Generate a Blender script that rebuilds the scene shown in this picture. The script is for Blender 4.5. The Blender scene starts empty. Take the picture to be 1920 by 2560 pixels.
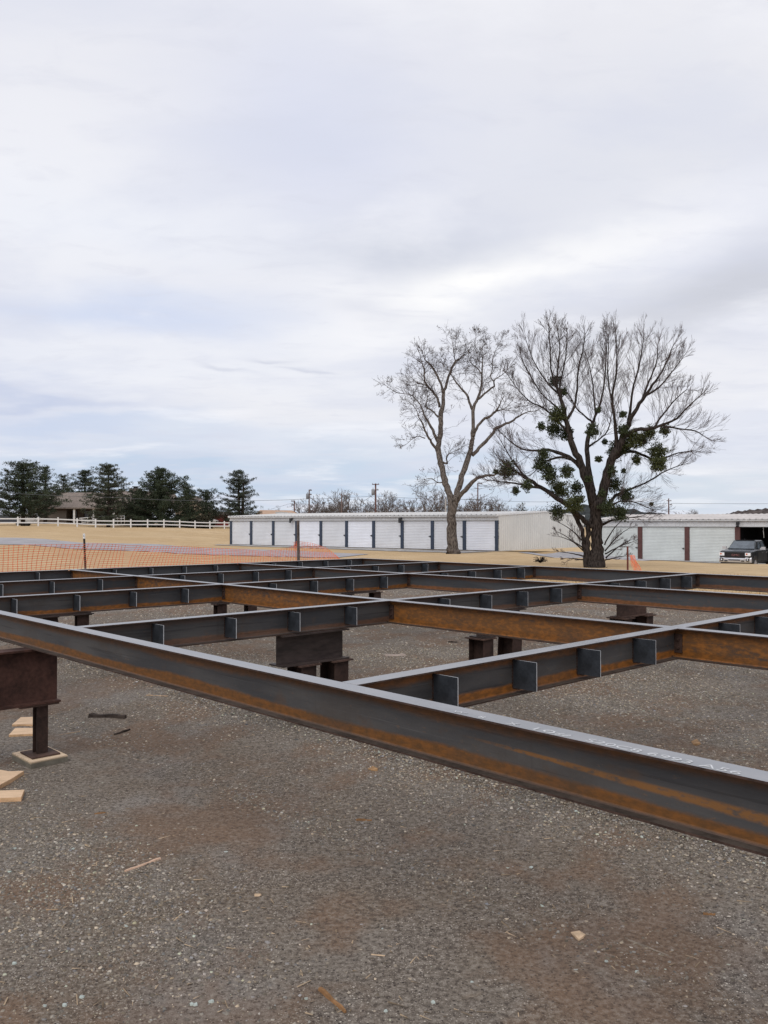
import bpy, math, random
import numpy as np
from mathutils import Vector, Matrix
R = math.radians
scn = bpy.context.scene
COL = scn.collection

# ------------------------------------------------------------------ camera
CAMZ = 1.73
FPX, CX, CY, PITCH = 2117.2, 960.0, 1280.0, 0.0127
cd = bpy.data.cameras.new('camera'); cam = bpy.data.objects.new('camera', cd); COL.objects.link(cam)
cam.location = (0, 0, CAMZ); cam.rotation_euler = (math.pi/2 + PITCH, 0, 0)
cd.sensor_fit = 'VERTICAL'; cd.sensor_height = 36.0; cd.lens = FPX/2560*36.0
cd.clip_start = 0.05; cd.clip_end = 5000
scn.camera = cam

# ------------------------------------------------------------------ sky, sun, exposure
def s2l(c):
    c = c/255.0
    return c/12.92 if c <= 0.04045 else ((c+0.055)/1.055)**2.4
def rgb(r, g, b, k=1.0): return (s2l(r)*k, s2l(g)*k, s2l(b)*k, 1.0)
SUN_EL, SUN_AZ = R(48), R(200)      # thin sun behind the left shoulder, veiled by cloud
w = bpy.data.worlds.new('World'); scn.world = w; w.use_nodes = True
nt = w.node_tree; N = nt.nodes; L = nt.links; N.clear()
def node(t, **kw):
    n = N.new(t)
    for k, v in kw.items(): setattr(n, k, v)
    return n
tc = node('ShaderNodeTexCoord'); DIR = tc.outputs['Generated']
def wmath(op, a, b=None, clamp=False):
    n = node('ShaderNodeMath', operation=op, use_clamp=clamp)
    for i, v in enumerate((a, b)):
        if v is None: continue
        if isinstance(v, (int, float)): n.inputs[i].default_value = v
        else: L.new(v, n.inputs[i])
    return n.outputs[0]
def wmix(f, a, b):
    n = node('ShaderNodeMix', data_type='RGBA')
    if isinstance(f, (int, float)): n.inputs[0].default_value = f
    else: L.new(f, n.inputs[0])
    for i, v in ((6, a), (7, b)):
        if isinstance(v, tuple): n.inputs[i].default_value = v
        else: L.new(v, n.inputs[i])
    return n.outputs[2]
sep = node('ShaderNodeSeparateXYZ'); L.new(DIR, sep.inputs[0])
zc = wmath('MAXIMUM', sep.outputs[2], 0.0)
den = wmath('ADD', zc, 0.10)
comb = node('ShaderNodeCombineXYZ')
L.new(wmath('DIVIDE', sep.outputs[0], den), comb.inputs[0]); L.new(wmath('DIVIDE', sep.outputs[1], den), comb.inputs[1])
PL = comb.outputs[0]
def wnoise(vec, scale, detail=5, rough=.5, off=(0, 0, 0), scl=(1, 1, 1), dist=0.0):
    m = node('ShaderNodeMapping'); m.inputs['Location'].default_value = off; m.inputs['Scale'].default_value = scl
    L.new(vec, m.inputs[0]); n = node('ShaderNodeTexNoise'); L.new(m.outputs[0], n.inputs['Vector'])
    n.inputs['Scale'].default_value = scale; n.inputs['Detail'].default_value = detail; n.inputs['Roughness'].default_value = rough
    n.inputs['Distortion'].default_value = dist
    return n.outputs['Fac']
def ramp(v, lo, hi):
    n = node('ShaderNodeMapRange', interpolation_type='SMOOTHSTEP'); L.new(v, n.inputs['Value'])
    n.inputs['From Min'].default_value = lo; n.inputs['From Max'].default_value = hi
    return n.outputs['Result']
def pdir(px, py):
    x, y = (px-CX)/FPX, -(py-CY)/FPX
    v = Vector((x, math.cos(PITCH)-y*math.sin(PITCH), math.sin(PITCH)+y*math.cos(PITCH)))
    return v.normalized()
warp = node('ShaderNodeTexNoise'); L.new(PL, warp.inputs['Vector']); warp.inputs['Scale'].default_value = 1.1; warp.inputs['Detail'].default_value = 6
wsub = node('ShaderNodeVectorMath', operation='SUBTRACT'); L.new(warp.outputs['Color'], wsub.inputs[0]); wsub.inputs[1].default_value = (.5, .5, .5)
wsc = node('ShaderNodeVectorMath', operation='MULTIPLY'); L.new(wsub.outputs[0], wsc.inputs[0]); wsc.inputs[1].default_value = (.22, .22, .13)
wadd = node('ShaderNodeVectorMath', operation='ADD'); L.new(DIR, wadd.inputs[0]); L.new(wsc.outputs[0], wadd.inputs[1])
WD = wadd.outputs[0]
def blob(px, py, rx, ry, tilt=0.0, amt=1.0):
    """soft elongated cloud patch round a direction of the sky"""
    c = pdir(px, py); right = Vector((c.y, -c.x, 0)).normalized(); up = right.cross(c).normalized()
    ct, st = math.cos(R(tilt)), math.sin(R(tilt)); e1 = right*ct+up*st; e2 = up*ct-right*st
    sub = node('ShaderNodeVectorMath', operation='SUBTRACT'); L.new(WD, sub.inputs[0]); sub.inputs[1].default_value = c
    outs = []
    for e, r_ in ((e1, rx), (e2, ry)):
        d = node('ShaderNodeVectorMath', operation='DOT_PRODUCT'); L.new(sub.outputs[0], d.inputs[0]); d.inputs[1].default_value = e*(FPX/r_)
        outs.append(wmath('POWER', wmath('ABSOLUTE', d.outputs['Value']), 2.0))
    q = wmath('ADD', outs[0], outs[1])
    g = wmath('POWER', 2.71828, wmath('MULTIPLY', q, -1.0))
    front = wmath('GREATER_THAN', sep.outputs[1], -0.2)
    return wmath('MULTIPLY', wmath('MULTIPLY', g, amt), front, clamp=True)
n1 = wnoise(PL, .55, 6, .52, (3.1, 1.7, 0), (1, 1, 1), .3)
n2 = wnoise(PL, 1.6, 7, .55, (7.3, 2.2, 0), (1, 1.6, 1), .5)
col = wmix(ramp(n1, .36, .66), rgb(218, 221, 234), rgb(233, 233, 238))
col = wmix(wmath('MULTIPLY', ramp(n2, .45, .75), .35), col, rgb(243, 243, 246))
for (px, py, rx, ry, tl, amt, c) in (
        (120, 330, 420, 420, 0, .75, (240, 240, 244)),
        (860, 120, 900, 160, 0, .6, (229, 229, 235)),
        (800, 330, 330, 260, -20, .75, (215, 219, 236)),
        (1500, 480, 520, 200, 5, .55, (220, 222, 230)),
        (1050, 640, 300, 85, -8, .95, (203, 207, 219)),
        (300, 560, 420, 110, 0, .6, (234, 237, 245)),
        (330, 800, 360, 60, 4, .85, (203, 213, 236)),
        (1250, 715, 420, 70, 12, 1.0, (253, 252, 251)), (900, 800, 160, 50, -20, .7, (250, 249, 250)),
        (1800, 590, 300, 70, 10, .8, (245, 245, 249)),
        (1780, 775, 440, 85, 14, .95, (201, 203, 212)),
        (1150, 900, 330, 60, 12, .6, (216, 218, 228)),
        (500, 930, 600, 70, 2, .7, (234, 236, 243)),
        (100, 975, 230, 30, -4, .95, (196, 204, 226)),
        (200, 1065, 420, 36, -3, .9, (194, 206, 230)),
        (760, 1100, 600, 45, 0, .7, (224, 228, 238)),
        (1730, 960, 420, 90, 0, .6, (240, 239, 241)),
        (1600, 1130, 520, 60, 0, .5, (230, 233, 240)),
        (690, 882, 45, 9, 3, .75, (206, 209, 222)), (785, 900, 50, 8, 4, .75, (206, 209, 222)), (600, 928, 60, 9, -8, .7, (208, 211, 224)),
        (900, 790, 130, 30, -6, .55, (208, 211, 224)),
        (500, 1205, 900, 75, 0, .9, (186, 204, 227)),
        (1250, 1240, 700, 50, 0, .7, (195, 212, 230)),
        (1850, 1240, 500, 60, 0, .6, (208, 217, 228))):
    col = wmix(blob(px, py, rx, ry, tl, amt), col, rgb(*c))
n4 = wnoise(PL, .95, 8, .55, (11.3, 4.2, 0), (1, 1.3, 1), .25)
col = wmix(wmath('MULTIPLY', ramp(n4, .49, .62), .30), col, rgb(205, 210, 228)); col = wmix(wmath('MULTIPLY', ramp(n4, .46, .33), .42), col, rgb(246, 246, 250))
fine = wnoise(PL, 4.5, 8, .6, (1.3, 5.1, 0), (1, 1.8, 1), .4)
col = wmix(wmath('MULTIPLY', ramp(fine, .5, .72), .30), col, rgb(212, 214, 226))
sky = node('ShaderNodeTexSky', sky_type='NISHITA'); sky.sun_disc = False
sky.sun_elevation = SUN_EL; sky.sun_rotation = SUN_AZ; sky.air_density = 1.0; sky.dust_density = 2.0
gain = node('ShaderNodeVectorMath', operation='SCALE'); L.new(col, gain.inputs[0]); gain.inputs['Scale'].default_value = 10.0
final = wmix(.05, gain.outputs[0], sky.outputs[0])
bg = node('ShaderNodeBackground'); L.new(final, bg.inputs[0]); bg.inputs[1].default_value = 0.101
out = node('ShaderNodeOutputWorld'); L.new(bg.outputs[0], out.inputs[0])

sl = bpy.data.lights.new('sun', 'SUN'); sun = bpy.data.objects.new('sun', sl); COL.objects.link(sun)
sl.energy = 1.5; sl.angle = R(40); sl.color = (1.0, .955, .89)
sdir = Vector((math.sin(SUN_AZ)*math.cos(SUN_EL), math.cos(SUN_AZ)*math.cos(SUN_EL), math.sin(SUN_EL)))
sun.rotation_euler = sdir.to_track_quat('Z', 'Y').to_euler(); sun.location = sdir*60

vs = scn.view_settings; vs.view_transform = 'Standard'; vs.look = 'None'; vs.exposure = 0.10; vs.gamma = 1; vs.use_curve_mapping = False
scn.cycles.use_denoising = True
scn.cycles.max_bounces = 6; scn.cycles.diffuse_bounces = 3; scn.cycles.glossy_bounces = 3; scn.cycles.transparent_max_bounces = 8

# ------------------------------------------------------------------ helpers
rng = random.Random(7)
nrg = np.random.default_rng(11)
def tag(o, label=None, cat=None, group=None, kind=None):
    if label: o['label'] = label
    if cat: o['category'] = cat
    if group: o['group'] = group
    if kind: o['kind'] = kind
    return o
def empty(name, loc=(0, 0, 0), rz=0.0, label=None, cat=None, group=None):
    o = bpy.data.objects.new(name, None); COL.objects.link(o); o.location = loc; o.rotation_euler = (0, 0, rz)
    o.empty_display_size = .2
    return tag(o, label, cat, group)
class MB:
    def __init__(s): s.v = []; s.f = []; s.m = []; s.sm = []
    def add(s, vs_, fs, mi=0, smooth=False):
        k = len(s.v); s.v += [tuple(v) for v in vs_]
        for f in fs: s.f.append(tuple(k+i for i in f)); s.m.append(mi); s.sm.append(smooth)
    def box(s, x0, x1, y0, y1, z0, z1, mi=0, M=None):
        vs_ = [(x, y, z) for x in (x0, x1) for y in (y0, y1) for z in (z0, z1)]
        if M is not None: vs_ = [M @ Vector(v) for v in vs_]
        s.add(vs_, [(0, 1, 3, 2), (4, 6, 7, 5), (0, 4, 5, 1), (2, 3, 7, 6), (0, 2, 6, 4), (1, 5, 7, 3)], mi)
    def prism(s, poly, y0, y1, mi=0, M=None, axis='y'):
        """poly of (x, z) extruded along y"""
        n = len(poly)
        vs_ = [(p[0], y0, p[1]) for p in poly]+[(p[0], y1, p[1]) for p in poly]
        if axis == 'x': vs_ = [(v[1], v[0], v[2]) for v in vs_]
        if axis == 'z': vs_ = [(v[0], v[2], v[1]) for v in vs_]
        if M is not None: vs_ = [M @ Vector(v) for v in vs_]
        s.add(vs_, [tuple(range(n))[::-1], tuple(range(n, 2*n))]+[(i, (i+1) % n, n+(i+1) % n, n+i) for i in range(n)], mi)
    def tube(s, pts, rad, seg=8, mi=0, smooth=True, cap=True):
        pts = [Vector(p) for p in pts]; n = len(pts); rings = []
        up = Vector((0, 0, 1)) if abs((pts[-1]-pts[0]).normalized().z) < .9 else Vector((1, 0, 0))
        k0 = len(s.v)
        for i, p in enumerate(pts):
            t = (pts[min(i+1, n-1)]-pts[max(i-1, 0)]).normalized()
            u = t.cross(up)
            if u.length < 1e-4: u = t.cross(Vector((0, 1, .3)))
            u.normalize(); v = t.cross(u); r_ = rad[i] if hasattr(rad, '__len__') else rad
            for j in range(seg):
                a = 2*math.pi*j/seg; s.v.append(tuple(p+(u*math.cos(a)+v*math.sin(a))*r_))
        for i in range(n-1):
            for j in range(seg):
                a = k0+i*seg+j; b = k0+i*seg+(j+1) % seg
                s.f.append((a, b, b+seg, a+seg)); s.m.append(mi); s.sm.append(smooth)
        if cap:
            s.f.append(tuple(k0+j for j in range(seg))[::-1]); s.m.append(mi); s.sm.append(False)
            s.f.append(tuple(k0+(n-1)*seg+j for j in range(seg))); s.m.append(mi); s.sm.append(False)
    def mesh(s, name, mats):
        me = bpy.data.meshes.new(name); me.from_pydata(s.v, [], s.f)
        for m in (mats if isinstance(mats, (list, tuple)) else [mats]): me.materials.append(m)
        me.polygons.foreach_set('material_index', s.m); me.polygons.foreach_set('use_smooth', s.sm); me.update()
        return me
    def build(s, name, mats, parent=None, loc=(0, 0, 0), rz=0.0):
        o = bpy.data.objects.new(name, s.mesh(name, mats)); COL.objects.link(o); o.location = loc; o.rotation_euler = (0, 0, rz)
        if parent is not None: o.parent = parent
        return o
def inst(name, me, parent=None, loc=(0, 0, 0), rz=0.0):
    o = bpy.data.objects.new(name, me); COL.objects.link(o); o.location = loc; o.rotation_euler = (0, 0, rz)
    if parent is not None: o.parent = parent
    return o
def copy_tree(o, parent=None):
    c = o.copy(); COL.objects.link(c)
    if parent is not None: c.parent = parent
    for ch in list(o.children): copy_tree(ch, c)
    return c
def np_mesh(name, co, faces, mats, mi=None, colr=None, smooth=False):
    """co (n,3), faces (m,k) constant k"""
    me = bpy.data.meshes.new(name); m, k = faces.shape
    me.vertices.add(len(co)); me.vertices.foreach_set('co', np.ascontiguousarray(co, np.float32).ravel())
    me.loops.add(m*k); me.loops.foreach_set('vertex_index', np.ascontiguousarray(faces, np.int32).ravel())
    me.polygons.add(m); me.polygons.foreach_set('loop_start', np.arange(0, m*k, k, dtype=np.int32))
    for x in (mats if isinstance(mats, (list, tuple)) else [mats]): me.materials.append(x)
    if mi is not None: me.polygons.foreach_set('material_index', mi.astype(np.int32))
    me.update(calc_edges=True)
    if smooth: me.polygons.foreach_set('use_smooth', np.ones(m, bool))
    if colr is not None:
        at_ = me.color_attributes.new('tint', 'FLOAT_COLOR', 'POINT'); c4 = np.ones((len(co), 4), np.float32); c4[:, :3] = colr
        at_.data.foreach_set('color', c4.ravel())
    return me
def at(px, py, Y):
    """a point of the place at forward distance Y seen at that spot of the photograph"""
    x, y = (px-CX)/FPX, -(py-CY)/FPX
    f_ = math.cos(PITCH)-y*math.sin(PITCH); u_ = math.sin(PITCH)+y*math.cos(PITCH)
    return Vector((x/f_*Y, Y, CAMZ+u_/f_*Y))
def at_z(px, py, z=0.0):
    x, y = (px-CX)/FPX, -(py-CY)/FPX
    f_ = math.cos(PITCH)-y*math.sin(PITCH); u_ = math.sin(PITCH)+y*math.cos(PITCH)
    k = (z-CAMZ)/u_
    return Vector((x*k, f_*k, z))

# ------------------------------------------------------------------ materials
class Mat:
    def __init__(s, name, rough=.7, spec=.3, metal=0.0):
        s.m = bpy.data.materials.new(name); s.m.use_nodes = True; s.t = s.m.node_tree; s.n = s.t.nodes; s.l = s.t.links
        s.b = s.n['Principled BSDF']; s.b.inputs['Roughness'].default_value = rough
        s.b.inputs['Specular IOR Level'].default_value = spec; s.b.inputs['Metallic'].default_value = metal
        s.tc = s.n.new('ShaderNodeTexCoord'); s.co = s.tc.outputs['Object']
    def set(s, inp, v, i=0):
        if isinstance(v, (int, float, tuple)): inp.default_value = v
        else: s.l.new(v, inp)
    def mapping(s, scl=(1, 1, 1), vec=None, rot=(0, 0, 0)):
        n = s.n.new('ShaderNodeMapping'); n.inputs['Scale'].default_value = scl; n.inputs['Rotation'].default_value = rot
        s.l.new(vec or s.co, n.inputs[0]); return n.outputs[0]
    def noise(s, scale, detail=4, rough=.55, vec=None, dist=0.0, colour=False):
        n = s.n.new('ShaderNodeTexNoise'); s.l.new(vec or s.co, n.inputs['Vector']); n.inputs['Scale'].default_value = scale
        n.inputs['Detail'].default_value = detail; n.inputs['Roughness'].default_value = rough; n.inputs['Distortion'].default_value = dist
        return n.outputs['Color' if colour else 'Fac']
    def vor(s, scale, vec=None, feat='F1', rand=1.0):
        n = s.n.new('ShaderNodeTexVoronoi', ); n.feature = feat; s.l.new(vec or s.co, n.inputs['Vector']); n.inputs['Scale'].default_value = scale
        n.inputs['Randomness'].default_value = rand; return n
    def ramp(s, v, lo, hi, a=0.0, b=1.0):
        n = s.n.new('ShaderNodeMapRange'); n.interpolation_type = 'SMOOTHSTEP'; s.l.new(v, n.inputs['Value'])
        for k, x in (('From Min', lo), ('From Max', hi), ('To Min', a), ('To Max', b)): n.inputs[k].default_value = x
        return n.outputs['Result']
    def math(s, op, a, b=None, clamp=False):
        n = s.n.new('ShaderNodeMath'); n.operation = op; n.use_clamp = clamp; s.set(n.inputs[0], a)
        if b is not None: s.set(n.inputs[1], b)
        return n.outputs[0]
    def mix(s, f, a, b):
        n = s.n.new('ShaderNodeMix'); n.data_type = 'RGBA'; s.set(n.inputs[0], f); s.set(n.inputs[6], a); s.set(n.inputs[7], b); return n.outputs[2]
    def sep(s, vec=None):
        n = s.n.new('ShaderNodeSeparateXYZ'); s.l.new(vec or s.co, n.inputs[0]); return n.outputs
    def bump(s, h, strength=.3, dist=.01):
        n = s.n.new('ShaderNodeBump'); s.l.new(h, n.inputs['Height']); n.inputs['Strength'].default_value = strength; n.inputs['Distance'].default_value = dist
        s.l.new(n.outputs[0], s.b.inputs['Normal'])
    def color(s, v): s.set(s.b.inputs['Base Color'], v); return s.m
def C(r, g, b): return (r, g, b, 1.0)
def simple(name, c, rough=.7, spec=.3, metal=0.0, var=.18, scale=6.0, bump=0.0, stretch=(1, 1, 1)):
    m = Mat(name, rough, spec, metal); v = m.mapping(stretch)
    n = m.noise(scale, 6, .6, v); n2_ = m.noise(scale*7, 3, .6, v)
    lo = C(*[x*(1-var*1.6) for x in c]); hi = C(*[min(1, x*(1+var)) for x in c])
    f = m.math('ADD', m.math('MULTIPLY', n, .7), m.math('MULTIPLY', n2_, .3))
    m.color(m.mix(m.ramp(f, .32, .68), lo, hi))
    if bump: m.bump(n2_, bump, .01)
    return m.m

MILL_A, MILL_B = C(.042, .041, .043), C(.080, .074, .070)
RUST_O, RUST_B, RUST_D = C(.275, .098, .017), C(.145, .058, .014), C(.045, .018, .012)
def steel(name, bottom=.8, top=.5, overall=0.0, blue=0.0, seed=0.0, orange=1.0, stain=0.0, rk=1.0):
    """hot rolled beam: mill scale with rust creeping in from the flanges, the upper band darkened for flange shade; local z runs 0 (top) to -0.2"""
    m = Mat(name, .62, .3); xyz = m.sep()
    off = m.n.new('ShaderNodeVectorMath'); off.operation = 'ADD'; m.l.new(m.co, off.inputs[0]); off.inputs[1].default_value = (seed*3.7, seed, seed*1.3)
    v = off.outputs[0]; vs1 = m.mapping((.55, 1, 3.2), v); vs2 = m.mapping((2.2, 2, 5), v)
    h = m.math('MULTIPLY', xyz[2], -1/.2)
    nl = m.noise(2.1, 6, .6, vs1); nw = m.noise(1.3, 2, .4, m.mapping((.8, 1, .2), v)); nm = m.noise(9, 6, .65, vs2); nf = m.noise(70, 4, .7, v)
    wob = m.math('ADD', m.math('MULTIPLY', m.math('SUBTRACT', nw, .5), .34), m.math('MULTIPLY', m.math('SUBTRACT', nm, .5), .07))
    hb = m.math('ADD', h, wob)
    bot = m.math('MULTIPLY', m.ramp(hb, .70, .80), m.ramp(h, .995, .93))
    botc = m.math('MULTIPLY', bot, bottom, clamp=True)
    topb = m.math('MULTIPLY', m.ramp(m.math('SUBTRACT', h, wob), .30, .13), top, clamp=True)
    blot = m.math('MULTIPLY', m.ramp(m.math('ADD', m.math('MULTIPLY', nl, .55), m.math('MULTIPLY', nm, .45)), .62-overall*.42, .72-overall*.32), min(1, overall*2.2), clamp=True)
    mill = m.mix(m.ramp(nl, .35, .65), MILL_A, MILL_B)
    drip = m.noise(5, 3, .5, m.mapping((9, 9, .5), v)); mill = m.mix(m.ramp(drip, .56, .75, 0, .35), mill, C(.05, .042, .04))
    sc = m.noise(3, 5, .6, m.mapping((.4, 1, 14), v)); mill = m.mix(m.ramp(sc, .56, .66, 0, .7), mill, C(.028, .025, .025))
    sc2 = m.noise(4.5, 7, .7, m.mapping((.25, 1, 22), off.outputs[0])); mill = m.mix(m.ramp(sc2, .60, .68, 0, .45), mill, C(.13, .125, .125))
    rs = m.noise(3.2, 5, .6, m.mapping((1.6, 1, 2.2), off.outputs[0])); mill = m.mix(m.ramp(rs, .58, .74, 0, .55), mill, C(.085, .050, .030))
    if blue: mill = m.mix(blue, mill, C(.040, .050, .062))
    rust = m.mix(m.ramp(nm, .35, .65), RUST_B, RUST_O if orange > .5 else C(.24, .09, .03))
    rust = m.mix(m.ramp(nf, .50, .75, 0, .45), rust, C(.12, .050, .013))
    if rk < 1: rust = m.mix(1-rk, rust, C(.050, .030, .010))
    c = m.mix(blot, mill, m.mix(m.ramp(nm, .4, .7), C(.135, .062, .022), C(.26, .100, .022)))
    c = m.mix(botc, c, rust); c = m.mix(topb, c, m.mix(.30, rust, C(.075, .032, .014)))  # upper band: rust mixed darker to paint in the shade under the flange
    if stain:
        # a wandering run of rust along the web
        dx_ = m.math('SUBTRACT', xyz[0], 10.45)
        mid_ = m.math('ADD', m.math('MULTIPLY', dx_, .19), m.math('ADD', .43, m.math('MULTIPLY', wob, .55)))
        band = m.math('DIVIDE', m.math('ABSOLUTE', m.math('SUBTRACT', h, mid_)), m.math('ADD', .35, m.math('MULTIPLY', dx_, .9)))
        sm = m.math('MULTIPLY', m.ramp(band, .085, .03), m.math('MULTIPLY', m.ramp(xyz[0], 10.35, 10.75), m.ramp(nm, .30, .52)))
        c = m.mix(m.math('MULTIPLY', sm, stain), c, C(.22, .095, .022))
    dirt = m.noise(1.7, 7, .7, m.mapping((1.1, 1, 1.6), off.outputs[0])); c = m.mix(m.ramp(dirt, .50, .68, 0, .45), c, C(.050, .038, .030)); fl_ = m.noise(26, 5, .75, m.mapping((1, 1, 2), off.outputs[0])); c = m.mix(m.ramp(fl_, .60, .70, 0, .5), c, C(.15, .085, .045))
    lip = m.ramp(h, .965, .985); c = m.mix(m.math('MULTIPLY', lip, .7), c, C(.075, .040, .028))
    m.color(c); rr = m.ramp(nl, .3, .7, .5, .75); m.l.new(rr, m.b.inputs['Roughness'])
    m.bump(m.math('ADD', m.math('MULTIPLY', nm, .5), m.math('MULTIPLY', nf, .5)), .22, .004)
    return m.m
def flange_top_mat():
    m = Mat('worn_sky_pale_flange', .38, .5, .35); v = m.mapping((.8, 3, 3)); a = m.noise(3, 6, .6, v); b = m.noise(60, 4, .65)  # worn mill scale, with the sky's reflection also paled into the base colour
    c = m.mix(m.ramp(a, .35, .68), C(.26, .268, .285), C(.34, .34, .35)); c = m.mix(m.ramp(b, .6, .8, 0, .5), c, C(.16, .13, .11))
    n3 = m.noise(7, 5, .6, m.mapping((1, 1, 1))); c = m.mix(m.ramp(n3, .62, .75, 0, .35), c, C(.21, .15, .11))
    m.color(c); m.l.new(m.ramp(a, .3, .7, .30, .46), m.b.inputs['Roughness']); m.bump(b, .08, .002)
    return m.m
M_TOP = flange_top_mat()
M_EDGE = simple('dark_flange_edge', (.060, .036, .028), .7, .2, 0, .35, 14); M_LOWFL = simple('dusty_shaded_lower_flange', (.062, .050, .042), .7, .2, 0, .3, 9)  # lower flange: dust, plus the top flange's shade put into the colour
M_PLATE = simple('blue_black_plate', (.032, .037, .045), .5, .35, 0, .32, 9)
M_CUT = simple('bare_cut_edge', (.50, .51, .53), .42, .5, .2, .12, 20)
M_DARKRUST = simple('dark_rusted_steel', (.042, .024, .019), .75, .25, 0, .40, 5, .15)
M_BROWNST = simple('brown_rusted_steel', (.075, .044, .034), .75, .25, 0, .38, 4, .15)
M_WHITE = simple('white_vinyl', (.78, .78, .77), .5, .4, 0, .05, 3)
M_CHALK = simple('white_marker', (.58, .59, .60), .9, .1, 0, .12, 60)

# gravel lot: packed dirt with crushed stone
def lot_mat():
    m = Mat('gravel_and_dirt', .92, .15)
    big = m.noise(.55, 5, .6); mid = m.noise(2.3, 6, .62, dist=.4); sm = m.noise(14, 6, .7); fine_ = m.noise(90, 4, .7)
    c = m.mix(m.ramp(big, .38, .62), C(.152, .119, .088), C(.178, .153, .127))
    red = m.noise(1.1, 4, .6, m.mapping((1, 1, 1), None, (0, 0, .7))); c = m.mix(m.ramp(red, .47, .60, 0, .80), c, C(.172, .110, .072))
    blu = m.noise(.8, 5, .6, m.mapping((1.3, .9, 1), None, (.4, 0, 2.1))); c = m.mix(m.ramp(blu, .55, .68, 0, .6), c, C(.200, .186, .172))
    c = m.mix(m.ramp(mid, .35, .7, .0, .45), c, C(.088, .070, .056)); gr_ = m.noise(42, 5, .75); c = m.mix(m.ramp(sm, .52, .72, 0, .55), c, C(.078, .062, .053)); c = m.mix(m.ramp(gr_, .50, .62, 0, .8), c, C(.060, .048, .040)); c = m.mix(m.ramp(gr_, .50, .38, 0, .55), c, C(.30, .265, .225))
    dens = m.math('MULTIPLY', m.ramp(mid, .38, .60), .75)
    dens = m.math('ADD', dens, m.ramp(blu, .5, .66, 0, .45), clamp=True); dens = m.math('MULTIPLY', dens, m.ramp(red, .61, .47, .15, 1.0))
    for scale, thr, amt, lo, hi in ((75, .30, .85, C(.23, .195, .160), C(.62, .56, .48)), (150, .36, .95, C(.22, .185, .155), C(.56, .50, .43)), (38, .20, .6, C(.22, .19, .16), C(.50, .46, .40))):
        vv = m.vor(scale); hs = m.sep(vv.outputs['Color'])
        chip = m.math('MULTIPLY', m.ramp(vv.outputs['Distance'], thr, thr*.75), m.ramp(hs[0], .50, .56))
        chip = m.math('MULTIPLY', chip, m.math('ADD', .16, m.math('MULTIPLY', dens, amt)), clamp=True)
        c = m.mix(chip, c, m.mix(m.math('POWER', hs[1], 2.2), lo, hi))
    dk = m.vor(55, m.mapping((1, 1, 1), None, (0, 0, 1))); hd = m.sep(dk.outputs['Color'])
    c = m.mix(m.math('MULTIPLY', m.ramp(dk.outputs['Distance'], .33, .2), m.ramp(hd[0], .62, .68, 0, .85)), c, C(.035, .028, .026))
    c = m.mix(m.ramp(red, .47, .60, 0, .35), c, C(.165, .108, .072)); m.color(c)
    h = m.math('ADD', m.math('ADD', m.math('MULTIPLY', sm, .45), m.math('MULTIPLY', fine_, .30)), m.math('MULTIPLY', mid, 2.2)); m.bump(h, .9, .02)
    return m.m
M_LOT = lot_mat()
def grass_mat():
    m = Mat('dry_dormant_grass', .95, .08)
    a = m.noise(.10, 5, .6); b = m.noise(.9, 6, .65, m.mapping((.6, 1.5, 1))); d = m.noise(11, 5, .7, m.mapping((.5, 1.4, 1)))
    c = m.mix(m.ramp(a, .36, .64), C(.47, .335, .185), C(.53, .395, .235)); c = m.mix(m.ramp(b, .40, .72, 0, .6), c, C(.36, .25, .145))
    c = m.mix(m.ramp(d, .50, .72, 0, .55), c, C(.25, .175, .105)); g = m.noise(.35, 4, .6, m.mapping((1, 1, 1), None, (0, 0, 2)))
    c = m.mix(m.ramp(g, .62, .75, 0, .35), c, C(.27, .235, .13)); e = m.noise(1.6, 7, .72, m.mapping((.45, 2.6, 1), None, (0, 0, .1))); c = m.mix(m.ramp(e, .54, .66, 0, .6), c, C(.285, .195, .115)); c = m.mix(m.ramp(e, .44, .34, 0, .5), c, C(.62, .47, .29)); m.color(c); m.bump(d, .6, .04)
    return m.m
M_GRASS = grass_mat()
M_ASPH = simple('weathered_pale_asphalt', (.335, .325, .335), .9, .15, 0, .12, .8)
M_DRIVE = simple('grey_gravel_drive', (.36, .345, .33), .95, .1, 0, .25, 1.5)
def attr_mat(name, rough=.85, spec=.2, tr=0.0):
    m = Mat(name, rough, spec); n = m.n.new('ShaderNodeVertexColor'); n.layer_name = 'tint'; m.color(n.outputs['Color']); return m.m
M_STONE = attr_mat('crushed_stone'); M_NEEDLE = attr_mat('pine_needles', .8, .15); M_BLADE = attr_mat('dry_blades', .9, .1)
M_LEAFY = attr_mat('mistletoe_leaves', .65, .3)

def bark_mat(name, lo, hi, sc=1.0):
    m = Mat(name, .95, .1); v = m.mapping((6*sc, 6*sc, 1.3*sc)); a = m.noise(2.4, 6, .65, v, .5); vv = m.vor(3.2, v); b = m.noise(.8, 3, .5)
    f = m.math('ADD', m.math('MULTIPLY', a, .6), m.math('MULTIPLY', vv.outputs['Distance'], .5))
    c = m.mix(m.ramp(f, .38, .66), C(*lo), C(*hi)); c = m.mix(m.ramp(b, .5, .7, 0, .4), c, C(*[x*.8 for x in hi])); m.color(c); m.bump(f, .9, .05)
    return m.m
M_BARK1 = bark_mat('furrowed_grey_bark', (.032, .026, .023), (.150, .128, .112))
M_BARK2 = bark_mat('dark_brown_bark', (.014, .011, .010), (.050, .041, .037))
M_TWIG1 = simple('grey_brown_twig', (.075, .055, .052), .9, .1, 0, .3, 2)
M_TWIG2 = simple('dark_reddish_twig', (.098, .074, .072), .9, .1, 0, .3, 2)
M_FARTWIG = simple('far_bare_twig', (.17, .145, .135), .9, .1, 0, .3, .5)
M_PINEBARK = simple('pine_bark', (.055, .042, .036), .9, .1, 0, .3, 3)

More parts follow.
